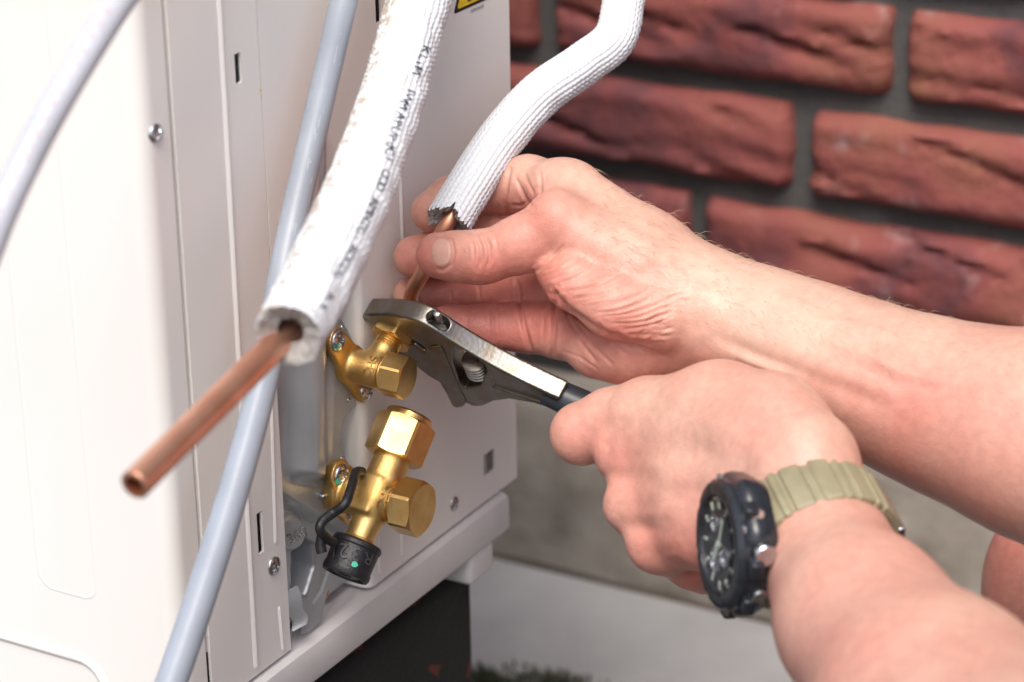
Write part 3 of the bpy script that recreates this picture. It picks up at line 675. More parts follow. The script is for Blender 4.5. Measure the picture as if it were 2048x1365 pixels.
# forged square boss at the crossing
axs = [ax_lo, nrm(np.cross(ax_lo, X1)), X1]; G = [F2.ax[0][:, None, None], F2.ax[1][None, :, None], F2.ax[2][None, None, :]]; cc = (dB-X1*.004)*mm
qd = [np.abs(sum(a[i]*(G[i]-cc[i]) for i in range(3)))-h for a, h in zip([axs[0], axs[1], nrm(np.cross(axs[0], axs[1]))], (6.9, 7.2, 6.2))]
bxd = np.sqrt(sum(np.maximum(q, 0)**2 for q in qd))+np.minimum(np.maximum(np.maximum(qd[0], qd[1]), qd[2]), 0)-.8
A = smin(A, bxd.astype(np.float32), 2.5)
B = F2.new(); cone(F2, B, d_fl*mm, q1*mm, 10, 6.6, 2); cone(F2, B, d_fl*mm, q2*mm, 10, 6.6, 2)
slab = np.abs((F2.ax[0]-(XF-.0022)*mm))[:, None, None]-2.8; B = np.maximum(B, slab.astype(np.float32)); A = smin(A, B, 2.5)
V, Fq = nets(F2, A); body2 = mk_fast('valve_body', V/1000, Fq, MT['brass'], lo)
v, f = hexnut(.0212, .0102, rot=.30); MB().add(v, f, frame(d_end-X1*.0102, X1)).build('stem_cap', MT['nut'], lo, 25)
v, f = lathe([(.0090, 0), (.0090, .0016), (.0084, .002), (.0084, .004)], 40); MB().add(v, f, frame(d_end-X1*.0140, X1)).build('collar', MT['nut'], lo, 30)
v, f = hexnut(.0226, .0170, bore=.0, rot=.42); nn_ = MB().add(v, f, frame(dB+ax_lo*.0180, ax_lo)); v, f = lathe([(.0100, 0), (.0100, .0022), (.0092, .0030), (.0070, .0030), (.0066, .0010), (.0001, .0010)], 44, True, False); nn_.add(v, f, frame(dB+ax_lo*.0350, ax_lo)); nn_.build('flare_nut', MT['nut'], lo, 25)
for c, an in ((q1, 25), (q2, 60)):
    v, f = screw_head(.0049, an); so_ = MB().add(v, f, frame(c+X1*.0006, X1)).build('screw', MT['steel'], lo, 50)
    if c is q1: paint_dot(so_, (676, 963), 6, so_)
tr = bvh_of([body2])
for ch, c, rot in (('S', (779, 982), 96), ('H', (771, 996), 98), ('C', (763, 1008), 102)):
    v, f = px_text(ch, c, 26, rot); stick(tr, v, f, .0008, 'cast_letter', MT['shading'], body2)
v, f = lathe([(.0062, 0), (.0066, .001), (.0062, .002)], 36); MB().add(v, f, frame(dB-ax_lo*.0195, ax_lo)).build('collar', MT['nut'], lo, 40)
# black rubber cap with tether
cap0 = dB-ax_lo*.0190
prof = [(.0060, .0), (.0098, .0), (.01045, -.0010), (.0104, -.0024), (.0099, -.0030), (.0097, -.0110), (.0100, -.0120), (.0101, -.0138), (.0096, -.0150), (.0086, -.0152), (.0080, -.0144), (.0078, -.0138), (.0060, -.0140), (.0056, -.0146), (.0030, -.0146), (.0026, -.0140), (.0001, -.0140)]
capo = MB().add(*lathe(prof, 56, True, False)[:2], frame(cap0, ax_lo)).build('port_cap', MT['rubber'], lo, 35)
capo.data.flip_normals()
tr = bvh_of([capo])
for ch, c, rot, sz in (('3', (712, 1108), 192, 31), ('2', (689, 1101), 188, 33), ('R', (735, 1117), 198, 27)):
    v, f = px_text(ch, c, sz*1.25, rot, sx=.9); stick(tr, v, f, .0007, 'moulded_character', MT['moulded'], capo)
v = [(671, 1083), (674, 1083), (670, 1116), (667, 1116)]; stick(tr, v, [(0, 1, 2, 3)], .0006, 'moulded_character', MT['moulded'], capo)
paint_dot(capo, (709, 1129), 6.5, capo)
pp = [atX(724, 944, .010), atX(712, 946, .012), atX(703, 975, .016), atX(690, 1008, .018), atX(668, 1025, .014), atX(646, 1042, .012), atX(640, 1060, .012), atX(655, 1078, .012), atX(668, 1086, .013)]
P, s = resample(catmull(pp, 10), .001); MB().add(*sweep(P, .0020, 12)).build('cap_tether', MT['rubber'], lo, 60)
pp = [atX(645, 1068, .010), atX(641, 1090, .010), atX(644, 1106, .011)]; P, s = resample(catmull(pp, 6), .001); MB().add(*sweep(P, .0022, 10)).build('cap_tether', MT['rubber'], lo, 60)

# ================================================================== pipes and cables
def sw_path(L, n=14, step=.0007):
    P = np.array([np.r_[atD(x, y, d), r] for x, y, d, r in L]); return resample(catmull(P, n), step)
def nz3(x, y, z): return noise.noise(Vector((x, y, z)))
# ---- thick white insulated pipe
LP = [(900, -420, 1.12, .0128), (872, -160, 1.03, .0127), (848, -40, .995, .0127), (822, 60, .98, .0124), (782, 200, .955, .0122), (722, 370, .915, .0124), (650, 530, .868, .0124), (576, 672, .828, .0113)]
Q, s = sw_path(LP); P, r = Q[:, :3], Q[:, 3]; NS = 150; SL = s[-1]
rn = rng.normal(0, 1, 400)
def insul_disp(SL, a1, a2, crinkle, jag):
    def fn(S, ph):
        S = S*1000; n, m = S.shape[0], ph.shape[1]; out = np.zeros((n, m))
        ring = np.abs(np.sin(S/2.7*math.pi+.5*np.sin(ph*3+S*.05)))**.8; lon = np.abs(np.sin(ph*NLON))**.8
        out += a1*(ring-1)+a2*(lon-1)
        side = np.clip(np.cos(ph-CRK), 0, 1)**1.6
        bul = np.array([[noise.noise(Vector((a*.13, math.cos(b)*1.6, math.sin(b)*1.6))) for b in ph[0]] for a in S[::6, 0]])
        bul = np.repeat(bul, 6, 0)[:n]
        out += crinkle*side*bul + crinkle*.25*bul
        return out/1000
    return fn
CRK = -1.0; NLON = 15
v, f = sweep(P, r, NS, insul_disp(SL, .62, .50, 1.0, 0), cap=(False, False))
pipe = empty('insulated_pipe', P[-1]); tag(pipe, 'thick white insulated refrigerant pipe with printed lettering and bare copper end', 'pipe')
# ragged lower end: shift the last rings along the axis
V = np.array(v).reshape(len(P), NS, 3); Tn = nrm(P[-1]-P[-8])
jag = np.array([nz3(3*math.cos(t), 3*math.sin(t), 5.)*.0010+nz3(9*math.cos(t), 9*math.sin(t), 8.)*.0007 for t in np.linspace(0, 2*math.pi, NS, endpoint=False)])
for k in range(1, 9): V[-k] += Tn*(jag*(9-k)/8)[:, None]
ins = mk('insulation', V.reshape(-1, 3), f, MT['insul'], pipe, 180)
ph = np.linspace(0, 2*np.pi, NS, endpoint=False); A_ = np.cos(ph-.95*math.pi/2*1.05)            # brown wear along the left edge
dirt = np.tile(sstep(.62, .97, np.cos(ph-1.25)), (len(P), 1))*.95
at = ins.data.attributes.new('dirt', 'FLOAT', 'POINT'); at.data.foreach_set('value', dirt.ravel())
# grey foam core, recessed, with a torn inner edge
rim = V[-1]; cen = P[-1]; core = [rim]; 
for k, (fr, dp) in enumerate(((.93, -.0004), (.8, -.0012), (.62, -.0024), (.42, -.0034))):
    core.append(np.array([cen+(q-cen)*fr*1.0+Tn*(dp+nz3(q[0]*400, q[1]*400, k*3.)*.0014) for q in rim]))
Vc = np.vstack(core); fc = [(k*NS+i, k*NS+(i+1) % NS, (k+1)*NS+(i+1) % NS, (k+1)*NS+i) for k in range(len(core)-1) for i in range(NS)]
mk('foam_core', Vc, fc, MT['foam'], pipe, 180)
e0, e1 = atD(566, 676, .838), atD(270, 970, .772); inner = P[-60]
Pc, _ = resample(np.array([e0+(e0-e1)*.16, e0, e1]), .002)
tb = MB(); v, f = sweep(Pc, .00476, 40, cap=(True, False)); tb.add(v, f)
Te = nrm(Pc[-1]-Pc[-3]); tb.add(*lathe([(.00476, 0), (.0046, .0003), (.0040, .0005), (.0030, .0004)], 40, False, False), frame(Pc[-1], Te)); ct = tb.build('copper_tube', MT['copper'], pipe, 50)
MB().add(*lathe([(.0030, .0005), (.0029, -.03), (.0001, -.031)], 32, False, False), frame(Pc[-1], Te)).build('tube_bore', MT['copper_in'], ct, 60)
# printed lettering down the right-hand side
trI = bvh_of([ins])
LET = [('K', 853, 100), ('L', 847, 115), ('I', 842, 127), ('M', 836, 141), ('I', 824, 183), ('W', 817, 197), ('M', 809, 211), ('A', 803, 233), ('P', 797, 247), ('U', 793, 262), ('P', 787, 276), ('d', 784, 290), ('C', 781, 304), ('/', 778, 318), ('C', 773, 347), ('O', 768, 361), ('D', 763, 375), ('A', 751, 404), ('M', 744, 419), ('N', 737, 434), ('T', 730, 448), ('C', 723, 462), ('/', 716, 478), ('R', 708, 497), ('O', 700, 511), ('C', 692, 525), ('O', 684, 538), ('S', 677, 550), ('A', 662, 594), ('4', 650, 613)]
for i, (ch, x, y) in enumerate(LET):
    if i+1 < len(LET): dx, dy = LET[i+1][1]-x, LET[i+1][2]-y
    v, f = px_text(ch, (x-3, y), 25, math.degrees(math.atan2(dy, dx))+random.uniform(-7, 7)); stick(trI, v, f, .0003, 'printed_letter', MT['ink'], ins)
# ---- thin insulated pipe held by the hand
LP = [(1330, -420, 1.20, .0092), (1275, -130, 1.135, .0091), (1248, 0, 1.105, .0091), (1228, 78, 1.095, .0092), (1165, 130, 1.085, .0094), (1078, 192, 1.07, .0096), (1002, 278, 1.057, .0097), (940, 372, 1.045, .0096), (896, 445, 1.036, .0095)]
Q, s = sw_path(LP); P, r = Q[:, :3], Q[:, 3]; NS = 130; CRK = -1.2; NLON = 13
v, f = sweep(P, r, NS, insul_disp(s[-1], .65, .50, .4, 0), cap=(False, False)); V = np.array(v).reshape(len(P), NS, 3); Tn = nrm(P[-1]-P[-8])
pipe2 = empty('insulated_pipe', P[-1]); tag(pipe2, 'thin white knit-textured insulated pipe held in the bare hand above the upper valve', 'pipe')
phs = np.linspace(0, 2*math.pi, NS, endpoint=False)
jag = np.array([nz3(4*math.cos(t), 4*math.sin(t), 15.)*.002+nz3(12*math.cos(t), 12*math.sin(t), 18.)*.0022 for t in phs])-.0022*np.exp(-((np.angle(np.exp(1j*(phs-.1))))/.30)**2)
for k in range(1, 13): V[-k] += Tn*(jag*(13-k)/12)[:, None]
ins2 = mk('insulation', V.reshape(-1, 3), f, MT['insul'], pipe2, 180); at = ins2.data.attributes.new('dirt', 'FLOAT', 'POINT')
rim = V[-1]; cen = P[-1]; core = [rim]
for k, (fr, dp) in enumerate(((.92, -.0002), (.78, -.0006), (.6, -.0012), (.42, -.004))):
    core.append(np.array([cen+(q-cen)*fr+Tn*((q-cen) @ Tn*0+dp+nz3(q[0]*500, q[1]*500, k*3.)*.0022) for q in rim]))
Vc = np.vstack(core); mk('foam_core', Vc, [(k*NS+i, k*NS+(i+1) % NS, (k+1)*NS+(i+1) % NS, (k+1)*NS+i) for k in range(len(core)-1) for i in range(NS)], MT['foam'], pipe2, 180)
tp = [P[-60], P[-25], P[-1], atD(864, 505, 1.0425), atD(842, 552, 1.048), atD(826, 580, 1.0555), NUT0+ax_up*.017, NUT0+ax_up*.008]
Pc, _ = resample(catmull(tp, 10), .0015); MB().add(*sweep(Pc, .0032, 32)).build('copper_tube', MT['copper'], pipe2, 60)
# ---- grey cables
def cable(L, name, label, group=None, mt_='cable'):
    P, _ = resample(catmull(np.array([np.r_[atD(x, y, d), r] for x, y, d, r in L]), 14), .003)
    o = mk(name, *sweep(P[:, :3], P[:, 3], 36), MT[mt_], None, 60); tag(o, label, 'cable', group); return o
cb = cable([(800, -520, 1.06, .0052), (730, -160, .985, .0052), (693, -20, .972, .0052), (660, 120, .972, .0052), (628, 260, .970, .0052), (596, 400, .966, .0053), (566, 545, .960, .0054), (540, 700, .955, .0055), (507, 840, .950, .0056), (462, 1000, .944, .0057), (412, 1160, .938, .0058), (348, 1350, .930, .0058), (250, 1620, .92, .0058), (180, 1850, .93, .0058)], 'power_cable', 'scuffed grey cable hanging in front of the side panel behind the copper pipe')
cb2 = cable([(520, -420, .90, .0049), (360, -150, .84, .0049), (248, -10, .815, .0049), (176, 100, .80, .0049), (108, 215, .79, .0049), (48, 330, .785, .0049), (-12, 465, .78, .0049), (-90, 700, .78, .0049), (-140, 1000, .79, .0049)], 'power_cable', 'grey cable with faint red printing crossing the front cover', mt_='cable_light')
trc = bvh_of([cb2])
for i, (x, y) in enumerate([(222, 24), (206, 48), (190, 72), (172, 102), (158, 124), (142, 152), (124, 182), (112, 206), (96, 236), (80, 266), (68, 290), (56, 314), (38, 352), (22, 384), (4, 420)]):
    v, f = px_text(random.choice('8B0E35'), (x-6+random.uniform(-2, 2), y), 17, 120); stick(trc, v, f, .0002, 'printed_letter', MT['redink'], cb2)
trc = bvh_of([cb])
for i in range(15):                            # light scuffs on the sheath
    t = random.random(); y = 30+t*440; x = 690-(690-582)*t+random.uniform(-4, 16); L = random.uniform(3, 26); wd = random.uniform(.35, .8)
    v = [(x-wd, y), (x+wd, y), (x+wd-L*.2, y+L), (x-wd-L*.2, y+L)]; stick(trc, v, [(0, 1, 2, 3)], .00012, 'scuff', MT['scuff'], cb)

# ================================================================== adjustable wrench
wr = empty('adjustable_wrench', NUT0); tag(wr, 'worn steel adjustable wrench with dark grip tightening the brass nut', 'wrench')
WW = ax_up; TH_ = .0086; OW = NUT0+ax_up*.0075                  # mid plane of the jaws
UU = nrm(atP(1112, 775, OW, WW)-OW); VV = np.cross(WW, UU)
def wl(px, py, w): p = atP(px, py, OW+WW*w, WW)-OW; return np.array([p @ UU, p @ VV])*1000
c8 = lambda L: [(700+x/4.875, 560+y/4.875) for x, y in L]
top = c8([(100, 375), (130, 342), (400, 348), (640, 398), (800, 480), (1000, 610), (1300, 790), (1600, 950), (1950, 1118)])+[(1112, 794), (1150, 812)]
bot = [(1110, 821)]+c8([(1800, 1210), (1560, 1168), (1400, 1188), (1290, 1238), (1200, 1240), (1130, 1205), (1040, 1010), (940, 790), (890, 650), (820, 640), (745, 690), (690, 636), (560, 562), (420, 512), (230, 442), (110, 396)])
w0 = -TH_/2
top = catmull(top[1:9], 5).tolist(); top = [c8([(100, 375)])[0]]+top+[(1118, 797)]
body_p = np.array([wl(x, y, w0) for x, y in top+bot])
jaw_p = np.array([wl(x, y, w0) for x, y in c8([(560, 600), (640, 622), (730, 690), (760, 655), (880, 640), (915, 700), (955, 800), (1050, 1015), (1135, 1200), (1105, 1232), (1050, 1242), (1000, 1218), (930, 1080), (872, 985), (780, 935), (650, 835), (500, 745), (470, 712)])])
win_p = np.array([wl(x, y, w0) for x, y in c8([(1000, 640), (1060, 660), (1290, 800), (1340, 880), (1270, 1030), (1120, 1060), (1060, 1000), (1000, 800)])])
strip_p = np.array([wl(x, y, w0) for x, y in c8([(1420, 940), (1900, 1170), (1880, 1205), (1400, 1050), (1390, 990)])])
def extr(poly, w0, w1, rad, g, extra=None):
    lo_ = np.r_[poly.min(0)-3, w0-2]; hi_ = np.r_[poly.max(0)+3, w1+2]; Fd = Field(lo_, hi_, g); x, y = np.meshgrid(Fd.ax[0], Fd.ax[1], indexing='ij')
    d2 = polysdf(x, y, poly)+rad; dw = np.abs(Fd.ax[2]-(w0+w1)/2)-(w1-w0)/2+rad
    a, b = d2[:, :, None], dw[None, None, :]; d = np.sqrt(np.maximum(a, 0)**2+np.maximum(b, 0)**2)+np.minimum(np.maximum(a, b), 0)-rad
    if extra: d = extra(Fd, d, x, y)
    return nets(Fd, d.astype(np.float32))
hc = wl(877, 641, 0.); 
def body_extra(Fd, d, x, y):
    wz = Fd.ax[2][None, None, :]; X, Y = x[:, :, None], y[:, :, None]
    dw = polysdf(x, y, win_p)[:, :, None]; d = np.maximum(d, -np.maximum(dw, np.abs(wz)-20))
    ds = polysdf(x, y, strip_p)[:, :, None]; d = np.maximum(d, -np.maximum(ds, wz+TH_*500-.9))
    q = np.sqrt(np.maximum(np.abs((X-hc[0])*.94+(Y-hc[1])*.34)-2.2, 0)**2+(wz-.3)**2)-2.7
    d = np.maximum(d, -np.maximum(q, np.abs(Y-hc[1])-9))
    return d
V, Fq = extr(body_p, -TH_*500, TH_*500, .9, .5, body_extra)
def loc2w(V): V = np.asarray(V)/1000; return OW+V[:, :1]*UU+V[:, 1:2]*VV+V[:, 2:3]*WW
hd = mk_fast('wrench_body', loc2w(V), Fq, MT['wrench'], wr)
V, Fq = extr(jaw_p, -TH_*500-.7, TH_*500-.4, .7, .5); mk_fast('movable_jaw', loc2w(V), Fq, MT['wrench'], wr)
jd = nrm(wl(*c8([(1040, 1010)])[0], w0)-wl(*c8([(890, 650)])[0], w0)); wc = wl(*c8([(1195, 905)])[0], w0)
prof = [(1., -5.6)]
for i in range(5): z = -5.4+i*2.2; prof += [(4.2, z), (5.3, z+.5), (5.3, z+1.2), (4.2, z+1.7)]
prof += [(4.2, 5.6), (1., 5.7)]
v, f = lathe([(a/1000, b/1000) for a, b in prof], 36); axw = nrm(UU*jd[0]+VV*jd[1]); cw = OW+UU*wc[0]/1000+VV*wc[1]/1000-WW*.0008
MB().add(v, f, frame(cw, axw)).build('worm_screw', MT['wrench'], wr, 40)
MB().add(*lathe([(.0022, -.0075), (.0022, .0075)], 20), frame(cw, axw)).build('worm_pin', MT['wrench'], wr, 40)
hp = OW+UU*(hc[0]+.6)/1000+VV*(hc[1]-3.4)/1000; MB().add(*lathe([(.0014, -.004), (.0014, .0028), (.0010, .0031)], 18), frame(hp, VV if (VV @ U) > 0 else -VV)).build('worm_pin', MT['steel'], wr, 40)
g0 = atP(1112, 789, OW, WW); g1 = atP(1175, 818, OW, WW); gd = nrm(g1-g0); GRIP = (g0, gd)
P = np.array([g0-gd*.004+gd*t for t in np.linspace(0, .115, 40)]); rr = np.array([.0062+.0006*sstep(0, .02, t)-.0004*sstep(.03, .06, t)+.0008*sstep(.08, .11, t) for t in np.linspace(0, .115, 40)])
gv, gf = sweep(P, rr, 28, ref=WW); mk('handle_grip', gv, gf, MT['grip'], wr, 50)
# ================================================================== the person's arms
def KM(x, y, d): return K(x, y, d)                # picture point + distance in mm -> camera frame, mm
def rmm(r, d): return r*d/F
def chain(F_, A, L, k):
    for a, b in zip(L[:-1], L[1:]): cone(F_, A, KM(*a[:3]), KM(*b[:3]), rmm(a[3], a[2]), rmm(b[3], b[2]), k)
def bounds(Ls, pad=6):
    P = []; 
    for L in Ls:
        for a in L: c = KM(*a[:3]); r = rmm(a[3], a[2]); P += [c-r, c+r]
    P = np.array(P); return P.min(0)-pad, P.max(0)+pad
def dress(V, N, creases, blobs, base):
    """press skin folds into the mesh and lay out how red the skin is"""
    d = -V[:, 2]; px = 1024+F*V[:, 0]/d; py = 682.5-F*V[:, 1]/d; fc = -(V*N).sum(1)/np.linalg.norm(V, axis=1); w = sstep(.02, .3, fc)
    off = np.zeros(len(V))
    for c in creases:
        pl, wd, dp = c[:3]; mg = 40+60*(wd > 1.5); x0, y0 = np.min(pl, 0)-mg; x1, y1 = np.max(pl, 0)+mg
        m = (px > x0) & (px < x1) & (py > y0) & (py < y1)
        if len(c) > 3: m &= (d > c[3]) & (d < c[4])
        if not m.any(): continue
        q = pldist(px[m], py[m], pl)*d[m]/F; p_ = np.asarray(pl, float); e = np.minimum(np.hypot(px[m]-p_[0, 0], py[m]-p_[0, 1]), np.hypot(px[m]-p_[-1, 0], py[m]-p_[-1, 1]))
        tp = sstep(0, 16, e) if wd < 1.5 else sstep(-10, 70, e)
        off[m] -= dp*np.exp(-(q/wd)**2)*w[m]*tp; off[m] += dp*.28*np.exp(-((q-2.1*wd)/(1.1*wd))**2)*w[m]*tp
    red = np.full(len(V), base)
    for x, y, r, a in blobs: red += a*np.exp(-((px-x)**2+(py-y)**2)/(2*r*r))
    return V+N*off[:, None], red
# ---- right arm: the hand that steadies the thin pipe
fore = [(2560, 1090, 905, 250), (2300, 970, 930, 232), (2048, 862, 955, 196), (1900, 818, 970, 166), (1800, 782, 980, 149), (1700, 740, 992, 138), (1600, 698, 1002, 130), (1500, 658, 1012, 120), (1410, 622, 1020, 112)]
m_ind = [(1410, 598, 1020, 100), (1290, 507, 1026, 84), (1155, 396, 1036, 64)]
m_mid = [(1400, 630, 1032, 92), (1250, 540, 1048, 76), (1115, 468, 1058, 58)]
m_rng = [(1390, 660, 1034, 88), (1240, 610, 1048, 72), (1105, 578, 1058, 56)]
m_pin = [(1380, 680, 1028, 80), (1250, 690, 1032, 66), (1125, 664, 1045, 54)]
hyp = [(1350, 668, 1022, 78), (1260, 690, 1024, 66), (1190, 700, 1032, 54)]
th_m = [(1400, 615, 1012, 98), (1270, 545, 1013, 80), (1118, 447, 1018, 60)]
then = [(1330, 628, 1006, 74), (1230, 608, 1004, 66), (1145, 562, 1010, 54), (1112, 545, 1016, 40)]
thumb = [(1116, 448, 1018, 61), (1040, 490, 1020, 57), (972, 514, 1022, 51), (955, 515, 1023, 51.5), (915, 514, 1026, 50), (878, 511, 1029, 47)]
f_ind = [(1135, 388, 1043, 60), (1056, 370, 1054, 59), (965, 380, 1064, 46), (900, 396, 1063, 42), (863, 424, 1058, 42)]
f_mid = [(1112, 470, 1058, 56), (985, 470, 1071, 47), (880, 503, 1066, 44), (830, 515, 1059, 44)]
f_rng = [(1100, 578, 1057, 54), (1038, 585, 1064, 50), (960, 588, 1072, 43), (900, 590, 1075, 41), (822, 591, 1073, 37)]
f_pin = [(1120, 662, 1046, 53), (1052, 656, 1052, 50), (985, 653, 1053, 46), (900, 655, 1052, 44), (880, 655, 1052, 40)]
lo_, hi_ = bounds([fore[1:], f_ind, f_mid, f_rng, f_pin, hyp, thumb]); FR = Field(lo_, hi_, 1.25)
P1 = FR.new()
chain(FR, P1, fore, 10)
for L in (m_ind, m_mid, m_rng, m_pin, hyp): chain(FR, P1, L, 7)
ellip(FR, P1, KM(1122, 376, 1040), np.eye(3), (14, 12.2, 13), 6)
T1 = FR.new(); chain(FR, T1, th_m, 6); ellip(FR, T1, KM(1112, 436, 1017), np.eye(3), (10.6, 10.6, 11), 5); P1 = smin(P1, T1, 9.0)
FG = None
for L in (f_ind, f_mid, f_rng, f_pin):
    A = FR.new(); chain(FR, A, L, 2.5); FG = A if FG is None else smin(FG, A, .9)
P1 = smin(P1, FG, 4.0)
T2 = FR.new(); chain(FR, T2, then, 5)
TH2 = FR.new(); chain(FR, TH2, thumb, 3)
A = smin(P1, TH2, 2.0); A = smin(A, T2, 2.6)
del P1, T1, T2, TH2, FG
V, Fq = nets(FR, A); V, N, Fq = subdiv(V, Fq, 1)
cr = [  # thumb knuckle
 ([(952, 470), (962, 492), (964, 515), (957, 540)], .7, .75), ([(966, 468), (978, 490), (980, 515), (972, 542)], .7, .7), ([(943, 478), (948, 500), (948, 525)], .55, .4), ([(990, 470), (994, 495), (990, 520)], .6, .3), ([(935, 486), (938, 510)], .5, .25),
 # deep fold between thumb and thenar
 ([(1064, 548), (1078, 538), (1098, 522), (1116, 504), (1130, 488)], .55, .7), ([(1080, 546), (1112, 533), (1142, 512)], .55, .3),
 # palm
 ([(1112, 575), (1109, 620), (1108, 665), (1104, 722)], .9, 1.0), ([(1034, 556), (1038, 600), (1050, 660), (1062, 706)], .9, 1.0), ([(1126, 598), (1138, 640), (1165, 690), (1195, 728)], .7, .6), ([(1150, 640), (1185, 690), (1230, 735)], .6, .4),
 ([(1192, 640), (1230, 690), (1262, 715)], .6, .4), ([(1230, 660), (1262, 690), (1296, 705)], .6, .5), ([(1090, 580), (1088, 640), (1084, 690)], .6, .3), ([(1118, 700), (1160, 715), (1200, 742)], .5, .3),
 ([(1100, 580), (1140, 622), (1200, 662), (1265, 688), (1320, 690)], 1.2, .9),
 # finger joints
 ([(958, 566), (959, 610)], .6, .5), ([(900, 572), (902, 606)], .6, .4), ([(984, 614), (988, 692)], .7, .55), ([(940, 612), (943, 690)], .6, .35), ([(1000, 612), (1003, 690)], .5, .35),
 # web of index finger
 ([(1022, 330), (1014, 365), (1010, 405), (1016, 440)], .8, .9), ([(1030, 352), (1048, 392), (1066, 418)], .7, .7), ([(1046, 340), (1058, 370), (1072, 396)], .6, .45), ([(1078, 335), (1082, 365), (1080, 400)], .7, .6), ([(1058, 402), (1040, 412), (1020, 410)], .6, .5), ([(1092, 345), (1090, 372)], .5, .3),
 # tendons and veins of wrist
 ([(1400, 668), (1480, 702), (1580, 738), (1700, 785), (1800, 822)], 3.4, .9), ([(1390, 712), (1460, 742), (1540, 772), (1640, 806)], 3.2, .9), ([(1430, 690), (1500, 722), (1600, 760)], 1.6, -.8), ([(1620, 700), (1720, 735), (1840, 790)], 3.0, .7), ([(1330, 520), (1420, 560), (1500, 570)], 4, .8), ([(1560, 590), (1640, 640), (1760, 660), (1880, 720)], 2.2, -.55), ([(1700, 690), (1800, 745), (1930, 770)], 2.0, -.5), ([(1200, 430), (1280, 480), (1350, 500)], 2.2, -.5), ([(1240, 560), (1310, 540), (1370, 560)], 2.5, .4)]
for i in range(17):            # the fan of fine lines over the ball of the thumb
    t = i/16; a = np.array([1082+t*170+random.uniform(-8, 8), 556+t*112]); b = a+np.array([95+40*random.random(), -58+t*42+random.uniform(-8, 8)]); mid_ = (a+b)/2+np.array([random.uniform(-6, 6), 8+random.uniform(-4, 4)])
    cr.append((catmull([a, mid_, b], 5).tolist(), .55, .22+.2*random.random()))
for i in range(12):
    t = i/11; a = np.array([1230+t*120, 470+t*150+random.uniform(-10, 10)]); b = a+np.array([70+30*random.random(), 30+random.uniform(-10, 10)-40*t]); cr.append(([a.tolist(), ((a+b)/2+[0, 6]).tolist(), b.tolist()], .55, .14))
for i in range(22):            # wrist wrinkles below the thenar
    t = i/21; a = np.array([1255+t*60+random.uniform(-6, 6), 700-t*90]); b = a+np.array([50+35*random.random(), -16+random.uniform(-14, 10)]); cr.append(([a.tolist(), ((a+b)/2+[0, -7]).tolist(), b.tolist()], .6, .18+.15*random.random()))
nail_o = [(864+44*(.5+.5*math.cos(t)), 505+35*math.sin(t)) for t in np.linspace(0, 2*math.pi, 25)]
cr.append(([(868, 474), (885, 470), (902, 480), (908, 505), (902, 530), (884, 541), (868, 536)], .7, .7))
bl = [(1110, 435, 50, .35), (1030, 500, 45, .25), (850, 515, 40, .3), (815, 515, 40, .35), (1070, 620, 60, .55), (1000, 600, 80, .35), (1000, 650, 80, .3), (1200, 700, 80, .30), (1020, 400, 60, .35), (850, 430, 40, .35), (1190, 560, 70, .15), (1400, 730, 70, .25), (1900, 960, 160, .32), (1750, 900, 130, .25), (1130, 340, 50, .1), (1300, 700, 60, .25), (950, 520, 60, .18), (1240, 640, 70, .14), (1500, 560, 120, -.08), (1650, 650, 160, -.10), (980, 655, 60, .25), (880, 590, 70, .3)]
V, red = dress(V, N, cr, bl, .16)
person = empty('person', (.62, .62, .0)); tag(person, 'person reaching in with bare arms to hold the thin pipe and turn the wrench', 'person')
def skin_obj(V, Fq, red, name):
    o = mk_fast(name, cam2w(V), Fq, MT['skin'], person); a = o.data.attributes.new('redness', 'FLOAT', 'POINT'); a.data.foreach_set('value', red.astype(np.float32)); return o
armR = skin_obj(V, Fq, red, 'arm'); armR['label'] = 'bare arm and hand pinching the thin copper tube'
# fine hairs on the forearm and the back of the hand
Vw = cam2w(V); pxh = 1024+F*V[:, 0]/-V[:, 2]; pyh = 682.5+F*V[:, 1]/V[:, 2]; cand = np.where((pxh > 1180) & (pxh < 2250) & (pyh < 640+(pxh-1400)*.30) & ((V*N).sum(1) < 60))[0]
pick = rng.choice(cand, 620); armd = nrm(cam2w(KM(2300, 970, 930))-cam2w(KM(1410, 622, 1020))); Nw = N @ M3.T; hv = []; hf = []
for i in pick:
    nn_ = Nw[i]; g_ = nrm(armd*rng.uniform(.6, 1)+nn_*rng.uniform(.15, .5)+np.array([0, 0, -.25])+rng.normal(0, .25, 3)); p0 = Vw[i]-nn_*.0003; L_ = rng.uniform(.003, .008); sd2 = nrm(np.cross(g_, D))*.00006; m_ = p0+g_*L_*.5+nn_*L_*.1; e_ = p0+g_*L_+np.array([0, 0, -.0008]); b = len(hv)
    hv += [p0-sd2, p0+sd2, m_+sd2, m_-sd2, e_]; hf += [(b, b+1, b+2, b+3), (b+3, b+2, b+4)]
hr = mk('arm_hair', hv, hf, mat('fair body hair', (.42, .28, .18), .5), armR, 0); hr['kind'] = 'stuff'
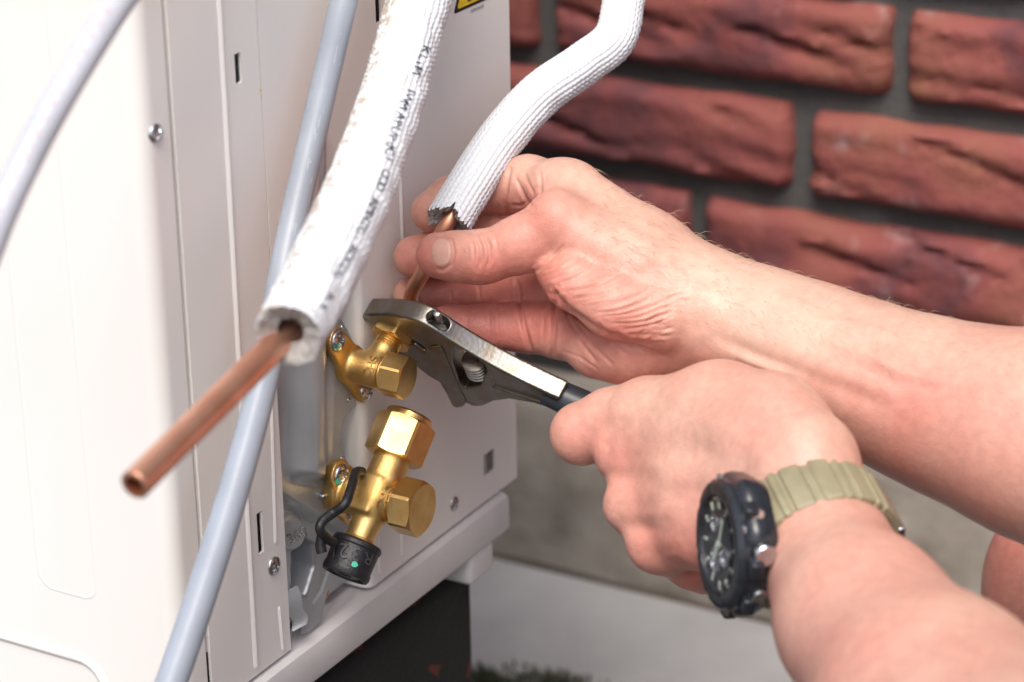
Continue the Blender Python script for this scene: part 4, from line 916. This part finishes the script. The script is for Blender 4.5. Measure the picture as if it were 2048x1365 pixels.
# thumbnail laid on the thumb
trh = bvh_of([armR]); n1, n2 = 14, 20; v = []; Tn = None
for j in range(n1):
    rr_ = j/(n1-1)
    for i in range(n2):
        t = 2*math.pi*i/n2; ex = math.copysign(abs(math.cos(t))**.8, math.cos(t)); ey = math.copysign(abs(math.sin(t))**.8, math.sin(t)); x, y = 884+rr_*22*ex, 506+rr_*32*ey
        h = trh.ray_cast(Vector(CAM), Vector(ray(x, y)).normalized()); nv = h[1] if h[1].dot(Vector(D)) < 0 else -h[1]
        v.append(np.array(h[0])-D*(.0005*(1-rr_**6)-.0004*rr_**8))
mk('fingernail', v, [(j*n2+i, j*n2+(i+1) % n2, (j+1)*n2+(i+1) % n2, (j+1)*n2+i) for j in range(n1-1) for i in range(n2)], MT['nail'], armR, 60)
# ---- left arm: the fist on the wrench, watch on its wrist
LF = [(1585, 985, 928, 112), (1612, 1040, 917, 118), (1645, 1105, 903, 129), (1730, 1245, 862, 170), (1875, 1430, 808, 235), (2080, 1700, 735, 330), (2250, 1900, 690, 370)]
top_ = [(1612, 925, 922, 108), (1540, 865, 944, 112), (1440, 840, 965, 110), (1300, 852, 985, 90)]
k_ind = [(1400, 850, 970, 100), (1300, 838, 988, 82), (1225, 848, 996, 70), (1163, 868, 1000, 61)]
k_mid = [(1500, 900, 950, 110), (1400, 905, 966, 90), (1264, 915, 988, 62)]
k_rng = [(1520, 960, 940, 105), (1400, 985, 960, 90), (1286, 1010, 980, 64)]
k_pin = [(1540, 1020, 935, 100), (1420, 1050, 955, 84), (1330, 1084, 975, 62)]
k_end = [(1330, 1084, 975, 60), (1385, 1128, 985, 50), (1408, 1146, 990, 44)]
curl = [[(1264, 920, 990, 60), (1262, 915, 1030, 52), (1320, 930, 1045, 46)], [(1286, 1010, 982, 62), (1280, 1005, 1022, 52), (1340, 1000, 1038, 46)], [(1330, 1084, 977, 58), (1325, 1070, 1012, 48), (1390, 1060, 1026, 42)], [(1163, 868, 1000, 60), (1175, 872, 1030, 50), (1240, 880, 1045, 46)]]
thm = [(1480, 880, 975, 90), (1380, 850, 1000, 70), (1290, 850, 1020, 56), (1230, 850, 1030, 50)]
lo_, hi_ = bounds([LF, top_, k_ind, k_mid, k_end, *curl]); FL = Field(lo_, hi_, 1.5); A = FL.new()
for L, k in ((LF, 10), (top_, 9), (k_mid, 8), (k_rng, 8), (k_pin, 8)): chain(FL, A, L, k)
B = FL.new(); chain(FL, B, k_end, 3); A = smin(A, B, 4)
C_ = None
for L in curl: B = FL.new(); chain(FL, B, L, 3); C_ = B if C_ is None else smin(C_, B, .8)
B = FL.new(); chain(FL, B, thm, 4); C_ = smin(C_, B, .8); A = smin(A, C_, 2)
B = FL.new(); chain(FL, B, k_ind, 4); A = smin(A, B, 3.2)
for q, r in (((1236, 905, 984), 8.5), ((1254, 1012, 978), 8.5), ((1302, 1092, 972), 8)): ellip(FL, A, KM(*q), np.eye(3), (r, r, r), 7)
V, Fq = nets(FL, A); V, N, Fq = subdiv(V, Fq, 1); del A, B, C_
cl = [([(1238, 850), (1215, 890), (1200, 945)], 2.2, 1.6), ([(1290, 960), (1240, 965), (1215, 962)], 2.4, 1.3), ([(1330, 1055), (1280, 1058), (1240, 1056)], 2.4, 1.2), ([(1400, 1000), (1330, 985), (1290, 975)], 4, 1.0), ([(1340, 890), (1400, 900), (1470, 930)], 4, .8), ([(1380, 1060), (1340, 1050), (1310, 1045)], 4, .8), ([(1350, 1125), (1390, 1150)], 1.4, .6), ([(1480, 800), (1540, 850), (1580, 900)], 5, .6)]
bl = [(1230, 910, 50, .35), (1240, 1010, 50, .35), (1290, 1095, 55, .4), (1400, 1150, 60, .5), (1140, 890, 60, .25), (1500, 860, 100, .2), (1700, 1200, 160, .12), (1620, 1250, 120, .15)]
V, red = dress(V, N, cl, bl, .22)
armL = skin_obj(V, Fq, red, 'arm'); armL['label'] = 'bare arm and fist closed on the wrench handle, watch on the wrist'
# ---- bare knee beside the wall
KN = [(2120, 1130, 1140, 118), (2100, 1200, 1145, 116), (2120, 1330, 1150, 104), (2160, 1650, 1165, 108), (2185, 1900, 1180, 82), (2195, 2020, 1185, 66)]
lo_, hi_ = bounds([KN]); hi_ = hi_+np.array([130, 60, 90]); FK = Field(lo_, hi_, 3.5); A = FK.new(); chain(FK, A, KN, 14)
w2c = lambda p: ((np.asarray(p)-CAM) @ M3)*1000
cone(FK, A, KM(2120, 1130, 1140), w2c((.42, .95, .24)), 26, 62, 20); V, Fq = nets(FK, A); V, N, Fq = subdiv(V, Fq, 1)
leg = skin_obj(V, Fq, np.full(len(V), .75), 'leg')

# ---- clothes, head and the other leg, all beside the picture's edge (world millimetres)
def wfield(pts, g): P = np.array([np.asarray(p[:3])*1000 for p in pts]); r = max(p[3] for p in pts); return Field(P.min(0)-r-20, P.max(0)+r+20, g)
def wchain(F_, A, L, k):
    for a, b in zip(L[:-1], L[1:]): cone(F_, A, np.array(a[:3])*1000, np.array(b[:3])*1000, a[3], b[3], k)
eR, eL = cam2w(KM(2480, 1050, 912)), cam2w(KM(2230, 1880, 694)); sR, sL = (.66, .93, .62), (.70, .55, .60)
tors = [(.78, .74, .60, 120), (.80, .74, .45, 125), (.84, .74, .28, 135)]; shl = [(*sR, 72), (.72, .74, .66, 85), (*sL, 72)]
slR = [(*sR, 70), (*(np.array(sR)*.45+eR*.55), 56)]; slL = [(*sL, 70), (*(np.array(sL)*.45+eL*.55), 56)]
FS = wfield(tors+shl+slR+slL, 7.); A = FS.new()
for L in (tors, shl, slR, slL): wchain(FS, A, L, 45)
V, Fq = nets(FS, A); V, N, Fq = subdiv(V, Fq, 1); mk_fast('shirt', V/1000, Fq, MT['shirt'], person)
for s_, e_, nm in ((sR, eR, 'R'), (sL, eL, 'L')):
    L = [(*(np.array(s_)*.6+e_*.4), 44), (*(np.array(s_)*.2+e_*.8), 40), (*e_, 41)]; FS = wfield(L, 5.); A = FS.new(); wchain(FS, A, L, 20); V, Fq = nets(FS, A)
    o = mk_fast('upper_arm', V/1000, Fq, MT['skin'], person)
th = [(.80, .83, .24, 92), (.52, .92, .245, 76)]; tl = [(.82, .66, .24, 92), (.62, .50, .19, 74)]; FS = wfield(th+tl, 7.); A = FS.new(); wchain(FS, A, th, 30); wchain(FS, A, tl, 30); V, Fq = nets(FS, A); V, N, Fq = subdiv(V, Fq, 1)
mk_fast('shorts', V/1000, Fq, MT['shirt'], person)
L = [(.66, .53, .20, 66), (.56, .46, .075, 58), (.62, .45, .055, 50), (.80, .45, .045, 42), (.95, .46, .04, 38)]; FS = wfield(L, 5.); A = FS.new(); wchain(FS, A, L, 25); V, Fq = nets(FS, A); mk_fast('leg', V/1000, Fq, MT['skin'], person)
hc_ = np.array([.60, .74, .84])*1000; FS = Field(hc_-170, hc_+150, 4.5); A = FS.new(); I3 = np.eye(3)
ellip(FS, A, hc_, I3, (98, 76, 112), 10); cone(FS, A, hc_+[30, 0, -60], hc_+[110, 0, -165], 58, 60, 25); ellip(FS, A, hc_+[-52, 0, -62], I3, (46, 48, 52), 25)
cone(FS, A, hc_+[-92, 0, 4], hc_+[-112, 0, -30], 9, 14, 12); cone(FS, A, hc_+[-88, -28, 14], hc_+[-88, 28, 14], 12, 12, 10); cone(FS, A, hc_+[-92, -18, -66], hc_+[-92, 18, -66], 8, 8, 6)
for sy in (-1, 1): ellip(FS, A, hc_+[6, sy*78, -8], I3, (20, 8, 32), 6)
V, Fq = nets(FS, A); V, N, Fq = subdiv(V, Fq, 1); hd_ = mk_fast('head', V/1000, Fq, MT['skin'], person)
A = FS.new(); ellip(FS, A, hc_+[10, 0, 14], I3, (100, 82, 110), 5); gx, gz_ = FS.ax[0][:, None, None]-hc_[0], FS.ax[2][None, None, :]-hc_[2]
A = np.maximum(A, (-(gz_-30)-.9*(gx+30)).astype(np.float32)*.7); V, Fq = nets(FS, A); mk_fast('hair', V/1000, Fq, mat('brown hair', (.06, .035, .02), .6, bump=.6, bscale=300), hd_)
for sy in (-1, 1):
    v, f = lathe([(.001, -.011), (.008, -.008), (.011, 0), (.008, .008), (.001, .011)], 16); MB().add(v, f, frame(hc_/1000+np.array([-.080, sy*.031, -.004]), [-1, 0, 0])).build('eye', MT['paint'], hd_, 60)

# ================================================================== wristwatch
a0, a1 = KM(1612, 1040, 917), KM(1645, 1105, 903); AX = nrm(a1-a0); Cw = KM(1636, 1078, 910)
E1 = nrm(np.array([-1., 0, 0])+AX*AX[0]); E2 = np.cross(AX, E1)
if E2[1] < 0: E2 = -E2
PHI = math.radians(7); NW = E1*math.cos(PHI)+E2*math.sin(PHI); TW = -E1*math.sin(PHI)+E2*math.cos(PHI)
def w2(V): return cam2w(V)
def wf(o, z, x): return frame(o, z, x)
watch = empty('wristwatch', cam2w(Cw+NW*24)); tag(watch, 'chunky black wristwatch with khaki strap on the wrist of the wrench hand', 'watch')
CB = Cw+NW*23.5                                     # back of the case
def wl_(prof, n=48, z0=0., fn=None, name='x', mt_=None, parent=None, sm=35, cap1=True):
    v, f = lathe(prof, n, True, cap1); v = np.array(v)
    if fn is not None: v = fn(v)
    M = wf(CB+NW*z0, NW, TW); return MB().add(cam2w(v @ M[:3, :3].T+M[:3, 3]), f).build(name, mt_, parent or watch, sm)
def oct_(v):
    a = np.arctan2(v[:, 1], v[:, 0]); r = np.hypot(v[:, 0], v[:, 1]); k = 1+.035*np.cos(8*a)+.05*np.cos(2*a); out = v.copy(); out[:, 0] *= k; out[:, 1] *= k; return out
case = wl_([(17, -2), (22.5, 0), (24, 3), (24.5, 7), (24, 9), (22.5, 10.5), (21.5, 11.5)], 64, 0, oct_, 'case', MT['watch'])
bez = wl_([(23.2, 10), (23.4, 12.2), (22.0, 14.0), (19.0, 14.6), (17.6, 14.2), (16.8, 12.6)], 64, 0, lambda v: v*np.where(np.arange(len(v)) % 8 < 1, .985, 1.)[:, None], 'bezel', MT['watch'], cap1=False)
wl_([(18, 12.2), (17, 12.6)], 40, 0, None, 'dial', MT['dial'])
glm = mat('watch glass', (.9, .92, .95), .03); glm.node_tree.nodes['Principled BSDF'].inputs['Transmission Weight'].default_value = 1.; glm.node_tree.nodes['Principled BSDF'].inputs['IOR'].default_value = 1.12
wl_([(16.9, 14.2), (16.4, 14.6)], 40, 0, None, 'watch_glass', glm)
def wbox(c, s, ang, name, mt_, bev=.3, parent=None):
    v, f = box((0, 0, 0), s, bev); v = np.array(v); ca, sa = math.cos(ang), math.sin(ang); q = v.copy(); q[:, 0] = v[:, 0]*ca-v[:, 1]*sa+c[0]; q[:, 1] = v[:, 0]*sa+v[:, 1]*ca+c[1]; q[:, 2] += c[2]
    M = wf(CB, NW, TW); return MB().add(cam2w(q @ M[:3, :3].T+M[:3, 3]), f).build(name, mt_, parent or watch, 40)
wbox((5.0, .6, 13.2), (11, 1.6, .5), .12, 'watch_hand', MT['lume']); wbox((-3.4, .8, 13.3), (8, 2.4, .5), 2.9, 'watch_hand', MT['lume'])
for i in range(12):
    a = i*math.pi/6; wbox((14.3*math.cos(a), 14.3*math.sin(a), 12.9), (3.2, 1.3, .6), a, 'hour_marker', MT['lume'], .2)
for (u, vv_, r) in ((-7, 0, 5.0), (0, -7, 4.0), (4, 7, 3.6)):
    v, f = lathe([(r, 0), (r, .5), (r-.6, .7), (r-.7, .2)], 24); v = np.array(v)+np.array([u, vv_, 12.7]); M = wf(CB, NW, TW); MB().add(cam2w(v @ M[:3, :3].T+M[:3, 3]), f).build('subdial', MT['steel'], watch, 40)
wl_([(1.6, 12.8), (1.6, 13.8), (1.2, 14)], 16, 0, None, 'hand_hub', MT['lume'])
# which side of the case faces the elbow
SY = 1. if (np.cross(NW, TW) @ AX) > 0 else -1.
def button(x, r, l, z, mt_, name):
    v, f = lathe([(r, 0), (r, l-.5), (r-.5, l)], 24); v = np.array(v); M = wf(CB, NW, TW); L3 = M[:3, :3]; y0 = SY*math.sqrt(max(0, 23.5**2-x*x)); o = L3 @ np.array([x, y0-SY*1.5, z])+M[:3, 3]
    Mb = frame(o, L3 @ np.array([x*.02, SY, 0])); MB().add(cam2w(v @ Mb[:3, :3].T+Mb[:3, 3]), f).build(name, mt_, watch, 40)
button(12, 4.0, 4.2, 5.5, MT['steel'], 'crown'); button(21, 2.4, 3.0, 6.5, MT['steel'], 'push_button'); button(-3, 2.7, 3.2, 5.5, MT['steel'], 'push_button')
for (x, y, l) in ((8, 1, 7), (-8, 1, 7), (20, .6, 9), (-20, .6, 9)): wbox((x, SY*22.5*y if abs(x) < 15 else SY*9, 8.5), (l, 6, 5), 0, 'case_guard', MT['watch'], 1.2)
for (x, y) in ((18, 14), (-18, 14), (18, -14), (-18, -14)):
    v, f = lathe([(1.9, 0), (1.9, .8), (1.4, 1.1)], 16); v = np.array(v)+np.array([x, y, 11.4]); M = wf(CB, NW, TW); MB().add(cam2w(v @ M[:3, :3].T+M[:3, 3]), f).build('case_screw', MT['steel'], watch, 40)
# lugs and strap: a ribbed band round the wrist
def band(a0_, a1_, wd0, wd1, r0, th, name, mt_, ribs):
    n = 90; v = []; f = []
    for i in range(n):
        t = i/(n-1); a = a0_+(a1_-a0_)*t; rad = r0(t); o = NW*math.cos(a)+TW*math.sin(a); rb = ribs(t); hw = (wd0+(wd1-wd0)*t)/2*(1-.07*(rb < -.3))
        for (yy, zz) in ((-1, 0), (-1, .75), (-.9, 1), (.9, 1), (1, .75), (1, 0)): v.append(Cw+o*(rad+(th+rb*(zz > .5))*zz)+AX*hw*yy)
    for i in range(n-1):
        for k in range(6): f.append((6*i+k, 6*i+(k+1) % 6, 6*i+6+(k+1) % 6, 6*i+6+k))
    f += [tuple(reversed(range(6))), tuple(range(6*(n-1), 6*n))]
    return MB().add(cam2w(np.array(v)), f).build(name, mt_, watch, 35)
rib_ = lambda t: -.9 if any(abs(t-c) < .012 for c in (.10, .155, .26, .285, .40, .45, .56, .61)) else 0.
band(.50, 3.35, 23, 18, lambda t: 25.0+2.2*sstep(.25, 0, t), 3.0, 'strap', MT['strap'], rib_)
band(-.55, -2.85, 23, 18, lambda t: 25.0+2.2*sstep(.25, 0, t), 3.0, 'strap', MT['strap'], rib_)
v, f = box((0, 0, 0), (3, 20, 14), .8); M = frame(Cw+(NW*math.cos(3.0)+TW*math.sin(3.0))*27, NW*math.cos(3.)+TW*math.sin(3.), AX); v = np.array(v)[:, [1, 2, 0]]; MB().add(cam2w(v @ M[:3, :3].T+M[:3, 3]), f).build('buckle', MT['steel'], watch, 40)
